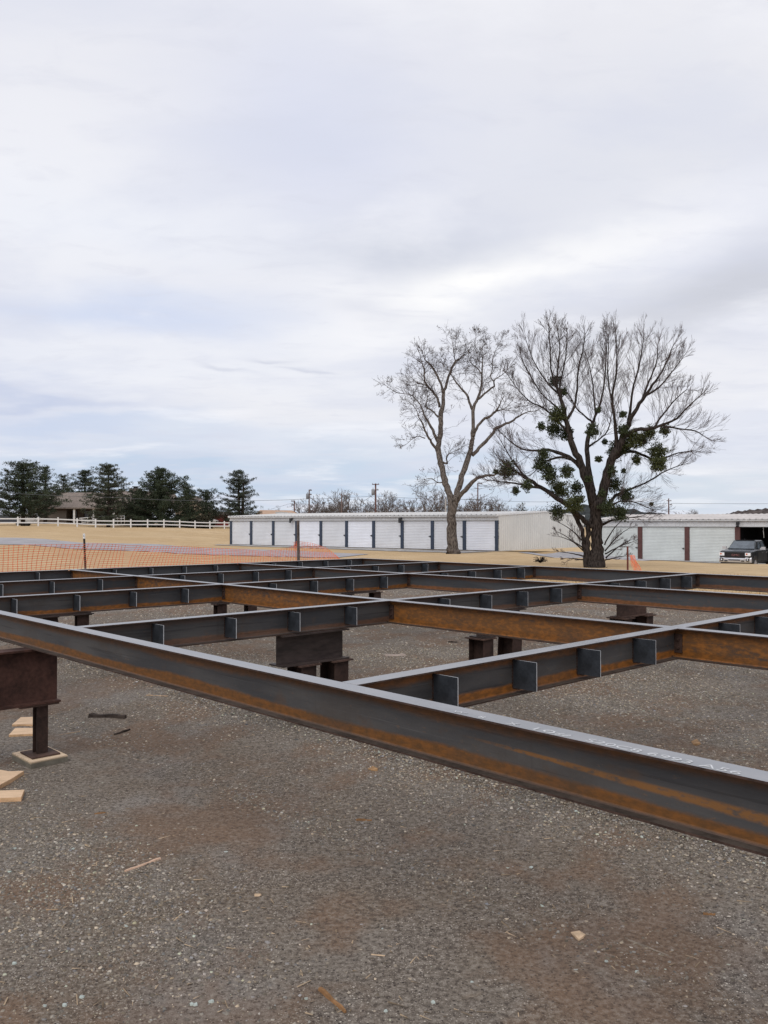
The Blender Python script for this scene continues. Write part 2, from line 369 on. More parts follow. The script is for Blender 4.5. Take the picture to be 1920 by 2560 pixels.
# ------------------------------------------------------------------ terrain
TP = np.array([(-30, 10, 0), (-20, 0, 0), (0, -5, 0), (20, 0, 0), (0, 20, 0), (-10, 25, 0), (10, 15, 0), (-20, 22, 0), (-8, 35, 0), (0, 40, -.06),
    (5, 50, -.18), (10, 45, -.18), (8.7, 35, -.1), (8, 60, -.30), (-14, 79, -.30), (0, 68, -.30), (-7, 73, -.3), (14, 66, -.5), (-6, 88, -.3), (5, 80, -.35),
    (26.5, 63.5, -1.28), (20, 68, -1.27), (32, 59, -1.3), (24, 55, -1.32), (28, 57, -1.32), (20, 45, -.52), (28, 44, -.68), (14, 53, -.62), (16, 60, -.95), (18, 78, -1.2), (42, 56, -1.3),
    (20, 33, -.14), (30, 28, -.2), (12, 27, -.03), (-26.3, 58, .25), (-31.7, 70, .5), (-16.4, 54, 0), (-20, 66, .11), (-11.8, 64, -.2), (-8.8, 48, -.1), (-45, 72, .72),
    (-46.7, 108, 1.32), (-35, 120, 1.05), (-24.2, 132, .8), (-35, 92, .85), (-24, 92, .35), (-15, 100, -.1), (-50, 132, 1.6), (-38, 145, 1.3), (-62, 200, 1.5), (-80, 110, 1.5),
    (0, 150, 0), (50, 150, -.8), (0, 300, 0), (120, 300, 0), (-200, 300, 1), (60, 90, -1.2), (100, 40, -1), (-80, 30, .5), (-60, 60, .8)], float)
def terr(x, y):
    x = np.asarray(x, float); y = np.asarray(y, float); s_ = x.shape; x = x.ravel(); y = y.ravel()
    d2 = (x[:, None]-TP[None, :, 0])**2+(y[:, None]-TP[None, :, 1])**2+4.0
    wt = d2**-1.7; z = (wt*TP[None, :, 2]).sum(1)/wt.sum(1)
    a = x*.7266+y*.6871
    t = np.clip((np.maximum(a-19, y-33))/10, 0, 1); t = t*t*(3-2*t)
    far = np.clip((np.hypot(x, y)-300)/300, 0, 1)
    rise = np.clip((a-2.6)/2.2, 0, 1); rise = .11*rise*rise*(3-2*rise)
    return (z*t*(1-far)+rise*(1-t)).reshape(s_)
def tz(x, y): return float(terr(np.array([x]), np.array([y]))[0])
def grid_sheet(name, us, vs_, fn, mats, dz=0.0, smooth=True):
    nu, nv = len(us), len(vs_); U_, V_ = np.meshgrid(us, vs_, indexing='ij'); X_, Y_ = fn(U_, V_)
    aa_, bb_ = X_*.7266+Y_*.6871, X_*.6871-Y_*.7266
    dip = .12*((aa_ < 14.6) & (bb_ > -20.5) & (bb_ < 16.5) & (aa_ > -18)) if name == 'ground' else 0
    co = np.stack([X_, Y_, terr(X_, Y_)+dz-dip], -1).reshape(-1, 3)
    i = np.arange(nu-1)[:, None]*nv+np.arange(nv-1)[None, :]; fc = np.stack([i, i+nv, i+nv+1, i+1], -1).reshape(-1, 4)
    return np_mesh(name, co, fc, mats, smooth=smooth)
def spaced(vals):
    out_ = []
    for a, b, st in vals: out_ += list(np.arange(a, b, st))
    return np.array(out_+[vals[-1][1]])
xs = spaced([(-3000, -400, 325), (-400, -100, 20), (-100, -60, 4), (-60, 60, 1.0), (60, 100, 4), (100, 400, 20), (400, 3000, 325)])
ys = spaced([(-60, -10, 10), (-10, 95, 1.0), (95, 170, 2.5), (170, 500, 30), (500, 3500, 300)])
g = inst('ground', grid_sheet('ground', xs, ys, lambda u, v: (u, v), M_GRASS, -.012)); tag(g, 'dry tan dormant grass field around the lot and the sheds', None, None, 'structure')

TH = .8133; U = Vector((math.cos(TH), -math.sin(TH), 0)); V = Vector((math.sin(TH), math.cos(TH), 0)); H = .70; ZT = CAMZ-H
def ab(a, b, z=0.0): p = V*(a*H)+U*(b*H); return Vector((p.x, p.y, z))
# gravel lot sheet: its far edge runs parallel to the long beams, ragged into the grass
us = np.concatenate([np.arange(-22, 18, .35)]); vv_ = np.concatenate([np.array([-20, -10, -5]), np.arange(-4, 15, 1.0), np.array([15, 15.5, 15.8])])
def lotfn(u, v):
    rag = (np.sin(u*1.3)*.12+np.sin(u*3.7+1)*.10+np.sin(u*8.1+2)*.06+nrg.normal(0, .05, u.shape))
    ve = np.where(v > 15.2, v+rag*(v-15.2)/.6*1.6, v)
    return ve*V.x+u*U.x, ve*V.y+u*U.y
lot = inst('gravel_lot', grid_sheet('gravel_lot', us, vv_, lotfn, M_LOT, 0.0)); tag(lot, 'packed gravel and dirt lot under the steel frame', None, None, 'structure')
def ribbon(name, left, right, mat, dz, label, n=60, m=8):
    def pl(pts, t):
        pts = np.array(pts, float); k = np.linspace(0, 1, len(pts)); return np.interp(t, k, pts[:, 0]), np.interp(t, k, pts[:, 1])
    T, S = np.meshgrid(np.linspace(0, 1, n), np.linspace(0, 1, m), indexing='ij')
    lx, ly = pl(left, T); rx, ry = pl(right, T); nz = nrg.normal(0, .12, T.shape)*((S == 0) | (S == 1))
    X_, Y_ = lx*(1-S)+rx*S+nz, ly*(1-S)+ry*S+nz
    co = np.stack([X_, Y_, terr(X_, Y_)+dz], -1).reshape(-1, 3); i = np.arange(n-1)[:, None]*m+np.arange(m-1)[None, :]
    fc = np.stack([i, i+1, i+m+1, i+m], -1).reshape(-1, 4)
    return tag(inst(name, np_mesh(name, co, fc, mat, smooth=True)), label, None, None, 'structure')
ribbon('road', [(-70, 88), (-46, 78), (-31.7, 70), (-20, 66), (-12.5, 63.5), (-6, 58), (-1, 52)], [(-70, 72), (-44, 65), (-26.3, 58), (-16.4, 53), (-9.2, 48), (-5.5, 45.5), (-2.5, 44.5)],
       M_ASPH, .012, 'pale grey road curving past the orange net')
ribbon('gravel_apron', [(-15.5, 78.8), (-9, 73.4), (0, 66.2), (7.9, 59.8)], [(-15, 74), (-9, 69), (-1.5, 62.8), (5.2, 57.6)], M_DRIVE, .02, 'grey gravel strip before the white shed doors')
ribbon('driveway', [(9.5, 59), (13.5, 65), (20, 74), (28, 84)], [(13.5, 50.5), (18, 59), (25, 68), (33, 80)], M_ASPH, .016, 'grey driveway running between the two storage buildings')
ribbon('gravel_strip', [(16.5, 71.4), (26.2, 63.6), (40, 52.4)], [(15.6, 69.6), (25, 61.9), (38.6, 51)], M_DRIVE, .02, 'brown gravel strip before the maroon-post shed', 40, 4)

# ------------------------------------------------------------------ scattered stones (uncountable)
def scatter_stones():
    P_ = []
    for (y0, y1, n, s0, s1) in ((.8, 3.2, 36000, .0022, .0080), (3.2, 6.5, 150000, .0026, .0090), (6.5, 11, 120000, .0048, .0105), (11, 20, 50000, .0085, .016)):
        y = y0+(y1-y0)*nrg.random(n)**.9; x = (nrg.random(n)*2-1)*(y*.53+1.2); s = s0+(s1-s0)*nrg.random(n)**3.4
        P_.append(np.stack([x, y, s], 1))
    P_ = np.concatenate(P_); keep = (P_[:, 0]*V.x+P_[:, 1]*V.y) < 15.6
    # thin them where dirt patches show
    q = np.sin(P_[:, 0]*1.7+1)*np.sin(P_[:, 1]*1.3+.5)+.6*np.sin(P_[:, 0]*4.1+P_[:, 1]*3.3)+.5*np.sin(P_[:, 0]*.7-P_[:, 1]*2.2); keep &= nrg.random(len(P_)) < np.clip(.62+.33*q, .12, 1)
    P_ = P_[keep]; n = len(P_)
    gz = terr(P_[:, 0], P_[:, 1]); ang = nrg.random(n)*6.283; asp = .55+.6*nrg.random(n); hh = .25+.45*nrg.random(n)
    base = np.array([(-1, -1), (1, -1), (1, 1), (-1, 1)], float)
    co = np.zeros((n, 8, 3)); jit = nrg.normal(0, .22, (n, 8, 2))
    for k in range(8):
        b = base[k % 4]*(1.0 if k < 4 else .62)
        lx = (b[0]+jit[:, k, 0])*P_[:, 2]; ly = (b[1]+jit[:, k, 1])*P_[:, 2]*asp
        co[:, k, 0] = P_[:, 0]+lx*np.cos(ang)-ly*np.sin(ang); co[:, k, 1] = P_[:, 1]+lx*np.sin(ang)+ly*np.cos(ang)
        co[:, k, 2] = gz-.0015 if k < 4 else gz+P_[:, 2]*hh*(1+.35*nrg.normal(0, 1, n)).clip(.4, 1.8)
    f = np.array([(4, 5, 6, 7), (0, 1, 5, 4), (1, 2, 6, 5), (2, 3, 7, 6), (3, 0, 4, 7)])
    fc = (np.arange(n)[:, None, None]*8+f[None]).reshape(-1, 4)
    t = nrg.random(n); br = np.where(t < .50, .09+.10*nrg.random(n), np.where(t < .93, .18+.16*nrg.random(n), .36+.16*nrg.random(n)))
    hue = nrg.normal(0, .05, n); cr = np.stack([br*(1.12+hue), br*(.97), br*(.78-hue)], 1)*.93; gr = (t > .985); cr[gr] *= np.array([.88, 1.03, .98])
    bl = (nrg.random(n) < .18); cr[bl] *= np.array([.95, .98, 1.10])
    return np_mesh('gravel', co.reshape(-1, 3), fc, M_STONE, colr=np.repeat(cr, 8, 0).clip(0, 1))
tag(inst('gravel', scatter_stones()), 'loose grey and pale stone chips strewn over the lot', None, None, 'stuff')

def scatter_blades(name, pts, hmin, hmax, wd, lean=.6, tint=(.50, .36, .19), label=''):
    n = len(pts); h = hmin+(hmax-hmin)*nrg.random(n); az = nrg.random(n)*6.283; w_ = wd*(.6+.8*nrg.random(n)); ln = lean*nrg.random(n)*h; la = nrg.random(n)*6.283
    co = np.zeros((n, 3, 3)); co[:, :, :] = pts[:, None, :]
    co[:, 0, 0] += np.cos(az)*w_; co[:, 0, 1] += np.sin(az)*w_; co[:, 1, 0] -= np.cos(az)*w_; co[:, 1, 1] -= np.sin(az)*w_
    co[:, 2, 0] += np.cos(la)*ln; co[:, 2, 1] += np.sin(la)*ln; co[:, 2, 2] += h
    k = .7+.55*nrg.random(n); cr = np.array(tint)[None]*k[:, None]
    return tag(inst(name, np_mesh(name, co.reshape(-1, 3), np.arange(n*3).reshape(-1, 3), M_BLADE, colr=np.repeat(cr, 3, 0))), label, None, None, 'stuff')
n = 42000; a_ = 15.55+13*nrg.random(n)**2.0; b_ = -18+30*nrg.random(n)
px_ = a_*V.x+b_*U.x; py_ = a_*V.y+b_*U.y; kk = (py_ > 9); px_, py_ = px_[kk], py_[kk]
scatter_blades('dry_grass', np.stack([px_, py_, terr(px_, py_)-.01], 1), .03, .085, .008, .9, label='short dry grass blades at the edge of the lot')
n = 2600; y_ = 2.4+9*nrg.random(n); x_ = (nrg.random(n)*2-1)*(y_*.5+.6)
def splinters():
    ln = .008+.03*nrg.random(n)**2; az = nrg.random(n)*3.14; wd = .0012+.0015*nrg.random(n); co = np.zeros((n, 4, 3))
    for k, (s1, s2) in enumerate(((-1, -1), (1, -1), (1, 1), (-1, 1))):
        co[:, k, 0] = x_+s1*ln*np.cos(az)-s2*wd*np.sin(az); co[:, k, 1] = y_+s1*ln*np.sin(az)+s2*wd*np.cos(az); co[:, k, 2] = terr(x_, y_)+.004+(.004*nrg.random(n) if k % 2 else 0)
    cr = np.array([(.36, .27, .18)])*(.4+.9*nrg.random(n))[:, None]
    return np_mesh('straw_bits', co.reshape(-1, 3), np.arange(n*4).reshape(-1, 4), M_BLADE, colr=np.repeat(cr, 4, 0))
tag(inst('straw_bits', splinters()), 'tiny straw and wood splinters scattered on the gravel', None, None, 'stuff')

# ------------------------------------------------------------------ steel frame
BF, DP, TF, TW = .098, .203, .0075, .0065
def i_profile():
    b, w_, r_ = BF/2, TW/2, .008
    return [(-b, 0), (-b, -TF), (-w_-r_, -TF), (-w_-r_*.3, -TF-r_*.3), (-w_, -TF-r_), (-w_, -DP+TF+r_), (-w_-r_*.3, -DP+TF+r_*.3), (-w_-r_, -DP+TF), (-b, -DP+TF), (-b, -DP),
            (b, -DP), (b, -DP+TF), (w_+r_, -DP+TF), (w_+r_*.3, -DP+TF+r_*.3), (w_, -DP+TF+r_), (w_, -TF-r_), (w_+r_*.3, -TF-r_*.3), (w_+r_, -TF), (b, -TF), (b, 0)]
def i_beam_mesh(name, x0, x1, mats, web0=None, web1=None):
    """I section along local x; the web may run on past the coped flanges to web0/web1. slots: 0 steel, 1 worn, sky-paled top, 2 edge, 3 dusty, shade-darkened lower flange"""
    pr = i_profile(); n_ = len(pr); mb = MB()
    k = len(mb.v); mb.v += [(x0, p[0], p[1]) for p in pr]+[(x1, p[0], p[1]) for p in pr]
    for i in range(n_):
        j = (i+1) % n_; mi = 1 if i == n_-1 else (2 if i in (0, 18, 8, 10) else (3 if i in (7, 11) else 0))
        mb.f.append((k+i, k+n_+i, k+n_+j, k+j)); mb.m.append(mi); mb.sm.append(False)
    # end caps as three quads each (top flange, web, bottom flange)
    for (o_, fl) in ((0, 1), (n_, 0)):
        for q in ((0, 1, 18, 19), (8, 9, 10, 11), (4, 5, 14, 15)):
            q = [k+o_+i for i in q]; mb.f.append(tuple(q if not fl else q[::-1])); mb.m.append(0); mb.sm.append(False)
    for (a, b) in ((web0, x0), (x1, web1)):
        if a is not None and b is not None and b-a > .002: mb.box(a, b, -TW/2, TW/2, -DP+TF+.010, -TF-.010)
    return mb.mesh(name, mats)
ROT_A, ROT_B = -TH, math.pi/2-TH
frame = empty('steel_frame', ab(9.5, -8.9, 0), 0, 'large rusty steel beam frame raised on stubby posts over the gravel', 'steel frame')
A_C = [3.40, 7.60, 11.87, 15.97]; B_C = [-17.77, -14.87, -11.87, -7.93, -3.99]
A_MATS = [steel('beam_steel_front', .95, .85, .0, .10, 1, stain=.8, rk=.58), steel('beam_steel_second', .9, .35, .80, 0, 2.3, rk=.8), steel('beam_steel_third', .85, .65, .12, .45, 3.1, .3), steel('beam_steel_far', .6, .7, .05, .5, 4.2, .3)]
B_MATS = [steel('joist_steel_far_left', .1, .15, .0, .5, 5), steel('joist_steel_second', .42, .4, .05, .25, 6, .3), steel('joist_steel_third', .95, .35, .04, .1, 7.4),
          steel('joist_steel_fourth', .4, .25, .03, .12, 8.2, .3), steel('joist_steel_near', 1.0, .85, .12, .0, 9.1)]
def put(o, world, rz):
    o.parent = frame; o.location = Vector(world)-frame.location; o.rotation_euler = (0, 0, rz); return o
A_LAB = ['nearest long beam, grey with rust bands and chalk writing on its top flange', 'second long beam with web almost wholly orange with rust', 'third long beam, slate grey with a rusty lower edge', 'farthest long beam, slate blue with rust under the top flange']
beams_a = []
for i, a in enumerate(A_C):
    b0 = B_C[0]-.07 if i else B_C[0]-.07; b1 = 2.2; Lm = (b1-b0)*H
    o = inst('beam', i_beam_mesh('beam', 0, Lm, [A_MATS[i], M_TOP, M_EDGE, M_LOWFL])); put(o, ab(a, b0, ZT), ROT_A); o['label'] = A_LAB[i]; beams_a.append((o, b0))
pm = MB(); pm.box(-.003, .003, -.159, -.0035, -.170, -.021)
pm.m = [0, 0, 1, 0, 1, 1]     # cut edges pale: outer side, top and bottom
for sx in (-1, 1):
    for k in range(9): pm.box(sx*.0031, sx*(.0075+.002*(k % 2)), -.0085, -.0034, -.168+k*.0165, -.168+k*.0165+.0135, 2)
    pm.box(sx*.0031, sx*.0080, -.046, -.0090, -.1755, -.1690, 2)
plate_me = pm.mesh('stiffener_plate', [M_PLATE, M_CUT, M_DARKRUST])
wm = MB()
for zz in (-.165, -.03): wm.tube([(0, -.0035, zz), (.006, -.006, zz-.004)], .007, 6)
PLA = [[4.235, 5.10, 5.965, 6.84], [8.52, 9.40, 10.245, 11.10], [12.80, 13.66, 14.52, 15.36]]
JOB = {0: 'far left cross joist, dark slate', 1: 'second cross joist from the left', 2: 'third cross joist with an orange band along its foot', 3: 'fourth cross joist, dark purplish grey', 4: 'nearest cross joist, bright orange low on its web'}
for j, b in enumerate(B_C):
    for i in range(3):
        a0, a1 = A_C[i], A_C[i+1]; Lm = (a1-a0)*H; e = BF/2+.002
        me = i_beam_mesh('joist', e, Lm-e, [B_MATS[j], M_TOP, M_EDGE, M_LOWFL], TW/2+.001, Lm-TW/2-.001)
        o = inst('joist', me); put(o, ab(a0, b, ZT), ROT_B); o['label'] = JOB[j]+(', near bay' if i == 0 else ', middle bay' if i == 1 else ', far bay')
        for pa in PLA[i]:
            inst('stiffener_plate', plate_me, o, ((pa-a0)*H+rng.uniform(-.006, .006), 0, 0), rng.uniform(-.02, .02))
        # bolted clips where the joist meets the long beam
        for xe in (TW/2+.006, Lm-TW/2-.006):
            cb = MB()
            cb.box(xe-.004, xe+.004, -.060, -.0045, -.165, -.04)
            for zz in (-.075, -.13): cb.tube([(xe-.001, -.036, zz), (xe+(.016 if xe < 1 else -.016), -.036, zz)], .010, 6, smooth=False)
            cb.build('bolted_clip', M_DARKRUST, o)
# marker writing on the near beam's top flange
def text_mesh(s, size, name, mat, depth=.0006, sx=1.0):
    cu = bpy.data.curves.new('lettering', 'FONT'); cu.body = s; cu.size = size; cu.extrude = depth; cu.offset = -.0006 if size < .2 else 0
    ob = bpy.data.objects.new('lettering', cu); COL.objects.link(ob); bpy.context.view_layer.update()
    me = bpy.data.meshes.new_from_object(ob.evaluated_get(bpy.context.evaluated_depsgraph_get())); bpy.data.objects.remove(ob)
    me.name = name; me.materials.clear(); me.materials.append(mat)
    if sx != 1.0: me.transform(Matrix.Diagonal((sx, 1, 1, 1)))
    return me
ob, b0 = beams_a[0]
for s, pxl, size, sx in (('W', 1128, .040, 1.5), ('8', 1192, .040, 1.5), ('X', 1262, .045, 1.6), ('10#', 1318, .048, 2.2), ('S20C8 6993 A56', 1458, .052, 1.42)):
    P_ = at_z(pxl, 0, 0); d = Vector(((pxl-CX)/FPX, 1, 0)); a_near = (A_C[0]-.052)*H; k = a_near/(d.x*V.x+d.y*V.y); bb = (d.x*U.x+d.y*U.y)*k
    o = inst('marker_writing', text_mesh(s, size, 'marker_writing', M_CHALK, .0005, sx), ob, (bb-b0*H, -.040, .0012), rng.uniform(-.01, .01))

# ------------------------------------------------------------------ support stands
def i_stub(mb, x0, x1, z0, z1, bf=.15, tf=.012, tw=.010, mi=0):
    mb.box(x0, x1, -bf/2, bf/2, z1-tf, z1, mi); mb.box(x0, x1, -bf/2, bf/2, z0, z0+tf, mi); mb.box(x0+.001, x1-.001, -tw/2, tw/2, z0+tf+.0005, z1-tf-.0005, mi)
def h_post(mb, x, y, z0, z1, w_=.10, d_=.10, t=.008, lean=0.0):
    M = Matrix.Translation((x, y, z0)) @ Matrix.Shear('XY', 4, (lean, 0))
    mb.box(-w_/2, w_/2, -d_/2, -d_/2+t, 0, z1-z0, 0, M); mb.box(-w_/2, w_/2, d_/2-t, d_/2, 0, z1-z0, 0, M); mb.box(-t/2, t/2, -d_/2+t+.0005, d_/2-t-.0005, 0, z1-z0-.001, 0, M)
ZB = ZT-DP-.001
# the stand at the left edge of the picture sits on a plywood pad
s1 = empty('support_stand', ab(3.4, -8.85, 0), ROT_B, 'dark brown steel stand with a deep stub beam on a plywood pad, left edge', 'support stand', 'steel stands holding up the beam frame')
mb = MB(); zt1, zb1 = ZB, CAMZ-1.865*H; i_stub(mb, -.95, (3.635-3.4)*H, zb1, zt1, .15, .014, .011); mb.build('stub_beam', simple('dark_brown_steel', (.062, .029, .022), .7, .25, 0, .4, 5, .15), s1)
mb = MB(); h_post(mb, .045, 0, .066, zb1-.014, .080, .080, .009); mb.build('post', M_DARKRUST, s1)
mb = MB(); mb.box(-.12, .155, -.07, .07, zb1-.0135, zb1-.001); mb.build('cap_plate', M_BROWNST, s1)
mb = MB(); mb.box(-.055, .145, -.115, .115, .054, .0655); mb.build('base_plate', M_BROWNST, s1)
mb = MB(); h_post(mb, -.72, 0, .066, zb1-.014, .095, .095, .009); mb.build('post', M_DARKRUST, s1)
M_PLY = simple('pale_plywood', (.60, .46, .32), .8, .2, 0, .12, 9, 0, (1, 8, 1)); M_PLYEDGE = simple('plywood_edge', (.30, .25, .18), .85, .15, 0, .3, 25, 0, (.3, .3, 9)); M_GREYPAD = simple('grey_green_block', (.155, .140, .112), .9, .15, 0, .2, 8)
pad = empty('plywood_pad', s1.location, ROT_B+.02, 'stacked plywood and timber pad under the left steel post', 'wood pad')
mb = MB(); mb.box(-.09, .175, -.17, .17, .0, .036); mb.build('timber_block', M_GREYPAD, pad)
mb = MB(); mb.box(-.091, .175, -.168, .173, .0365, .0445); mb.build('plywood_sheet', M_PLYEDGE, pad)
mb = MB(); mb.box(-.088, .173, -.172, .170, .045, .0535); mb.build('plywood_sheet', M_PLY, pad)
Z2B = CAMZ-1.655*H
M_STUB2 = simple('dark_scratched_stub', (.044, .032, .029), .5, .35, 0, .45, 3, .1, (.5, 1, 2)); ZU = (ZB, Z2B)
def lot_z(p): return tz(p.x, p.y)
def stub_stand(a, b, posts, label, half=.35, mat=None, w_=.20, tilt=None):
    rt = empty('support_stand', ab(a, b, 0), ROT_B, label, 'support stand', 'steel stands holding up the beam frame'); z0 = lot_z(rt.location)
    mb = MB(); i_stub(mb, -half, half, Z2B, ZB, .19); mb.build('stub_beam', mat or M_STUB2, rt)
    for k, x in enumerate(posts):
        ln = tilt[k] if tilt else 0; hgt = Z2B-.014
        mb = MB(); h_post(mb, x-ln*hgt, 0, z0+.021, hgt, .15, w_, .010, ln); mb.build('post', M_DARKRUST, rt)
        mb = MB(); mb.box(x-.11, x+.11, -w_*.62, w_*.62, Z2B-.0135, Z2B-.001); mb.build('cap_plate', M_BROWNST, rt)
        mb = MB(); mb.box(x-ln*hgt-.09, x-ln*hgt+.09, -w_*.55, w_*.55, z0+.008, z0+.020); mb.build('base_plate', M_BROWNST, rt)
    return rt
stub_stand(6.31, -7.95, [.26, -.09], 'stand with wide dark stub beam under the fourth joist, mid picture')
stub_stand(9.85, -7.95, [-.28, .20], 'stand seen below the rusty second beam as two dark posts', tilt=[0, .06])
stub_stand(13.6, -7.95, [-.26, .25], 'stand with brown stub beam below the slate third beam, right side', mat=M_BROWNST, w_=.22)
stub_stand(9.85, -14.92, [-.25, .27], 'stand glimpsed below the crossing of second beam and third joist', w_=.12)
stub_stand(6.15, -14.92, [-.12, .30], 'stand with a leaning post glimpsed below the third joist at left', w_=.09, tilt=[-.16, 0], half=.42)
stub_stand(13.35, -14.92, [-.32, .32], 'far stand glimpsed below the third joist near the picture centre', w_=.14)

# ------------------------------------------------------------------ boards and litter on the lot
def at_lot(px, py, dz=0.0):
    p = at_z(px, py, dz)
    for _ in range(4): p = at_z(px, py, tz(p.x, p.y)+dz)
    return p
M_PINEW = simple('fresh_sawn_pine', (.66, .47, .31), .8, .2, 0, .14, 6, 0, (1, 9, 1)); M_PINEEND = simple('sawn_pine_edge', (.58, .37, .21), .85, .15, 0, .2, 9)
def board(pxs, th, label, name='wood_offcut', cat='board', z=0.0, mats=None, lift=0.0):
    """pxs: picture corners of the top face (clockwise); a solid slab of thickness th"""
    top = [at_lot(x, y, th) for x, y in pxs]; c = sum(top, Vector())/len(top); c.z = tz(c.x, c.y)
    mb = MB(); n_ = len(top); vs_ = [(p.x-c.x, p.y-c.y, 0.0) for p in top]+[(p.x-c.x, p.y-c.y, th+lift*(i % 2)) for i, p in enumerate(top)]
    mb.add(vs_, [tuple(range(n_, 2*n_))], 0); mb.add(vs_, [tuple(range(n_))[::-1]]+[(i, (i+1) % n_, n_+(i+1) % n_, n_+i) for i in range(n_)], 1)
    o = mb.build(name, mats or [M_PINEW, M_PINEEND], None, c); return tag(o, label, cat)
board([(30, 1812), (52, 1793), (86, 1791), (112, 1790), (112, 1812), (60, 1811)], .020, 'pale pine board behind the left post, the farther of two')
board([(22, 1837), (38, 1820), (84, 1819), (121, 1818), (114, 1835), (72, 1835)], .022, 'pale pine board behind the left post, the nearer of two')
board([(-60, 1985), (-40, 1912), (0, 1924), (22, 1928), (60, 1927), (30, 1946), (0, 1962)], .028, 'pointed plywood offcut lying at the left edge')
board([(-60, 1998), (-50, 1976), (12, 1976), (61, 1974), (53, 1993)], .026, 'pine board end lying nearest the left edge')
M_STICK = simple('weathered_stick', (.40, .28, .18), .9, .1, 0, .25, 12, 0, (1, 6, 6)); M_GOLD = simple('amber_splinter', (.25, .135, .062), .85, .15, 0, .25, 12); M_GREYW = simple('grey_driftwood', (.25, .21, .17), .95, .1, 0, .3, 12)
M_DARKWD = simple('wet_dark_bark', (.045, .034, .028), .9, .15, 0, .4, 9); M_SHARD = simple('pale_green_glass_chip', (.40, .445, .41), .45, .5, 0, .1, 20); M_TANCHIP = simple('tan_wood_chip', (.56, .41, .27), .85, .15, 0, .15, 14)
M_LEAFB = simple('brown_leaf', (.33, .20, .10), .8, .2, 0, .25, 12)
def sliver(p0, p1, w0, w1, label, name='stick', cat='stick', mat=None, th=.008, bend=.0):
    A, B = at_lot(*p0), at_lot(*p1); c = (A+B)/2; d = (B-A); ln = d.length; d.normalize(); q = Vector((-d.y, d.x, 0)); mb = MB(); nn = 7; vs_ = []
    for i in range(nn):
        t = i/(nn-1); cc = A+d*ln*t-c+q*(bend*math.sin(math.pi*t)); ww = (w0+(w1-w0)*t)*(.85+.3*rng.random()); hh = th*(.6+.6*rng.random())
        vs_ += [cc-q*ww, cc-q*ww*.7+Vector((0, 0, hh)), cc+q*ww*.7+Vector((0, 0, hh)), cc+q*ww]
    fs = []
    for i in range(nn-1):
        k = i*4; fs += [(k, k+4, k+5, k+1), (k+1, k+5, k+6, k+2), (k+2, k+6, k+7, k+3), (k+3, k+7, k+4, k)]
    fs += [(0, 1, 2, 3), ((nn-1)*4+3, (nn-1)*4+2, (nn-1)*4+1, (nn-1)*4)]
    mb.add(vs_, fs); o = mb.build(name, mat or M_STICK, None, (c.x, c.y, c.z+.001)); return tag(o, label, cat)
sliver((312, 2180), (401, 2148), .006, .008, 'pale flat wood strip lying alone on the left foreground gravel', 'wood_strip', 'wood strip', simple('pale_lath', (.58, .40, .29), .85, .15, 0, .12, 10), .010)
sliver((800, 2475), (864, 2533), .009, .005, 'amber broken stick at the bottom, just left of centre', 'stick', 'stick', M_GOLD, .012)
sliver((1156, 2498), (1202, 2487), .008, .006, 'short tan stick at the bottom right of centre', 'stick', 'stick', M_GREYW, .012)
sliver((1570, 2352), (1672, 2391), .003, .002, 'thin grey twig lying on the right foreground gravel', 'stick', 'stick', M_GREYW, .006)
sliver((890, 2052), (930, 2053), .006, .006, 'small orange wood piece near the centre foreground', 'stick', 'stick', M_GOLD, .010)
sliver((1548, 2077), (1588, 2077), .005, .004, 'grey splinter just in front of the near beam', 'stick', 'stick', M_GREYW, .007)
sliver((1758, 2287), (1788, 2289), .008, .004, 'reddish chip on the gravel at far right', 'stick', 'stick', M_GOLD, .008)
sliver((1072, 2294), (1100, 2283), .003, .002, 'tiny pale twig in the gravel right of the tan leaf', 'stick', 'stick', M_GREYW, .004)
sliver((928, 2388), (962, 2392), .004, .003, 'pale sliver in the gravel above the amber stick', 'stick', 'stick', M_TANCHIP, .005)
sliver((1074, 2296), (1090, 2299), .004, .003, 'short pale splinter beside a tiny twig', 'stick', 'stick', M_TANCHIP, .005)
sliver((236, 2036), (264, 2033), .007, .005, 'orange wood chip in the left foreground', 'stick', 'stick', M_GOLD, .007)
sliver((470, 2070), (492, 2070), .006, .004, 'brown bark fleck above the pale wood strip', 'stick', 'stick', M_GREYW, .007)
sliver((435, 2302), (455, 2286), .002, .002, 'curved straw stalk in the left foreground', 'stick', 'stick', M_TANCHIP, .004)
sliver((115, 2276), (145, 2275), .003, .002, 'thin tan splinter at far left foreground', 'stick', 'stick', M_STICK, .004)
sliver((146, 1839), (200, 1829), .005, .003, 'thin brown stick pointing from the pad to the dark bark', 'stick', 'stick', M_STICK, .006)
sliver((120, 1793), (160, 1788), .004, .003, 'thin twig right of the two pine boards', 'stick', 'stick', M_GREYW, .006)
sliver((226, 1793), (314, 1797), .030, .018, 'dark slab of bark on the gravel right of the stand', 'bark_piece', 'bark', M_DARKWD, .034, .02)
sliver((286, 1838), (325, 1826), .010, .008, 'dark crooked twig below the bark slab', 'bark_piece', 'bark', M_DARKWD, .018, -.01)
sliver((350, 1904), (378, 1896), .022, .012, 'small grey flake of wood right of the pad', 'wood_flake', 'wood chip', M_GREYW, .010)
sliver((366, 1739), (420, 1741), .006, .005, 'reddish stick lying in the gravel under the near beam', 'stick', 'stick', M_STICK, .008)
sliver((963, 1640), (1014, 1639), .028, .016, 'pale flat rock flake between the second and near joists', 'stone_flake', 'stone', simple('pale_flat_stone', (.40, .33, .29), .9, .1, 0, .15, 8), .022)
sliver((1121, 1606), (1143, 1607), .018, .016, 'dark scrap lying left of the paired posts', 'dark_scrap', 'scrap', M_DARKWD, .024)
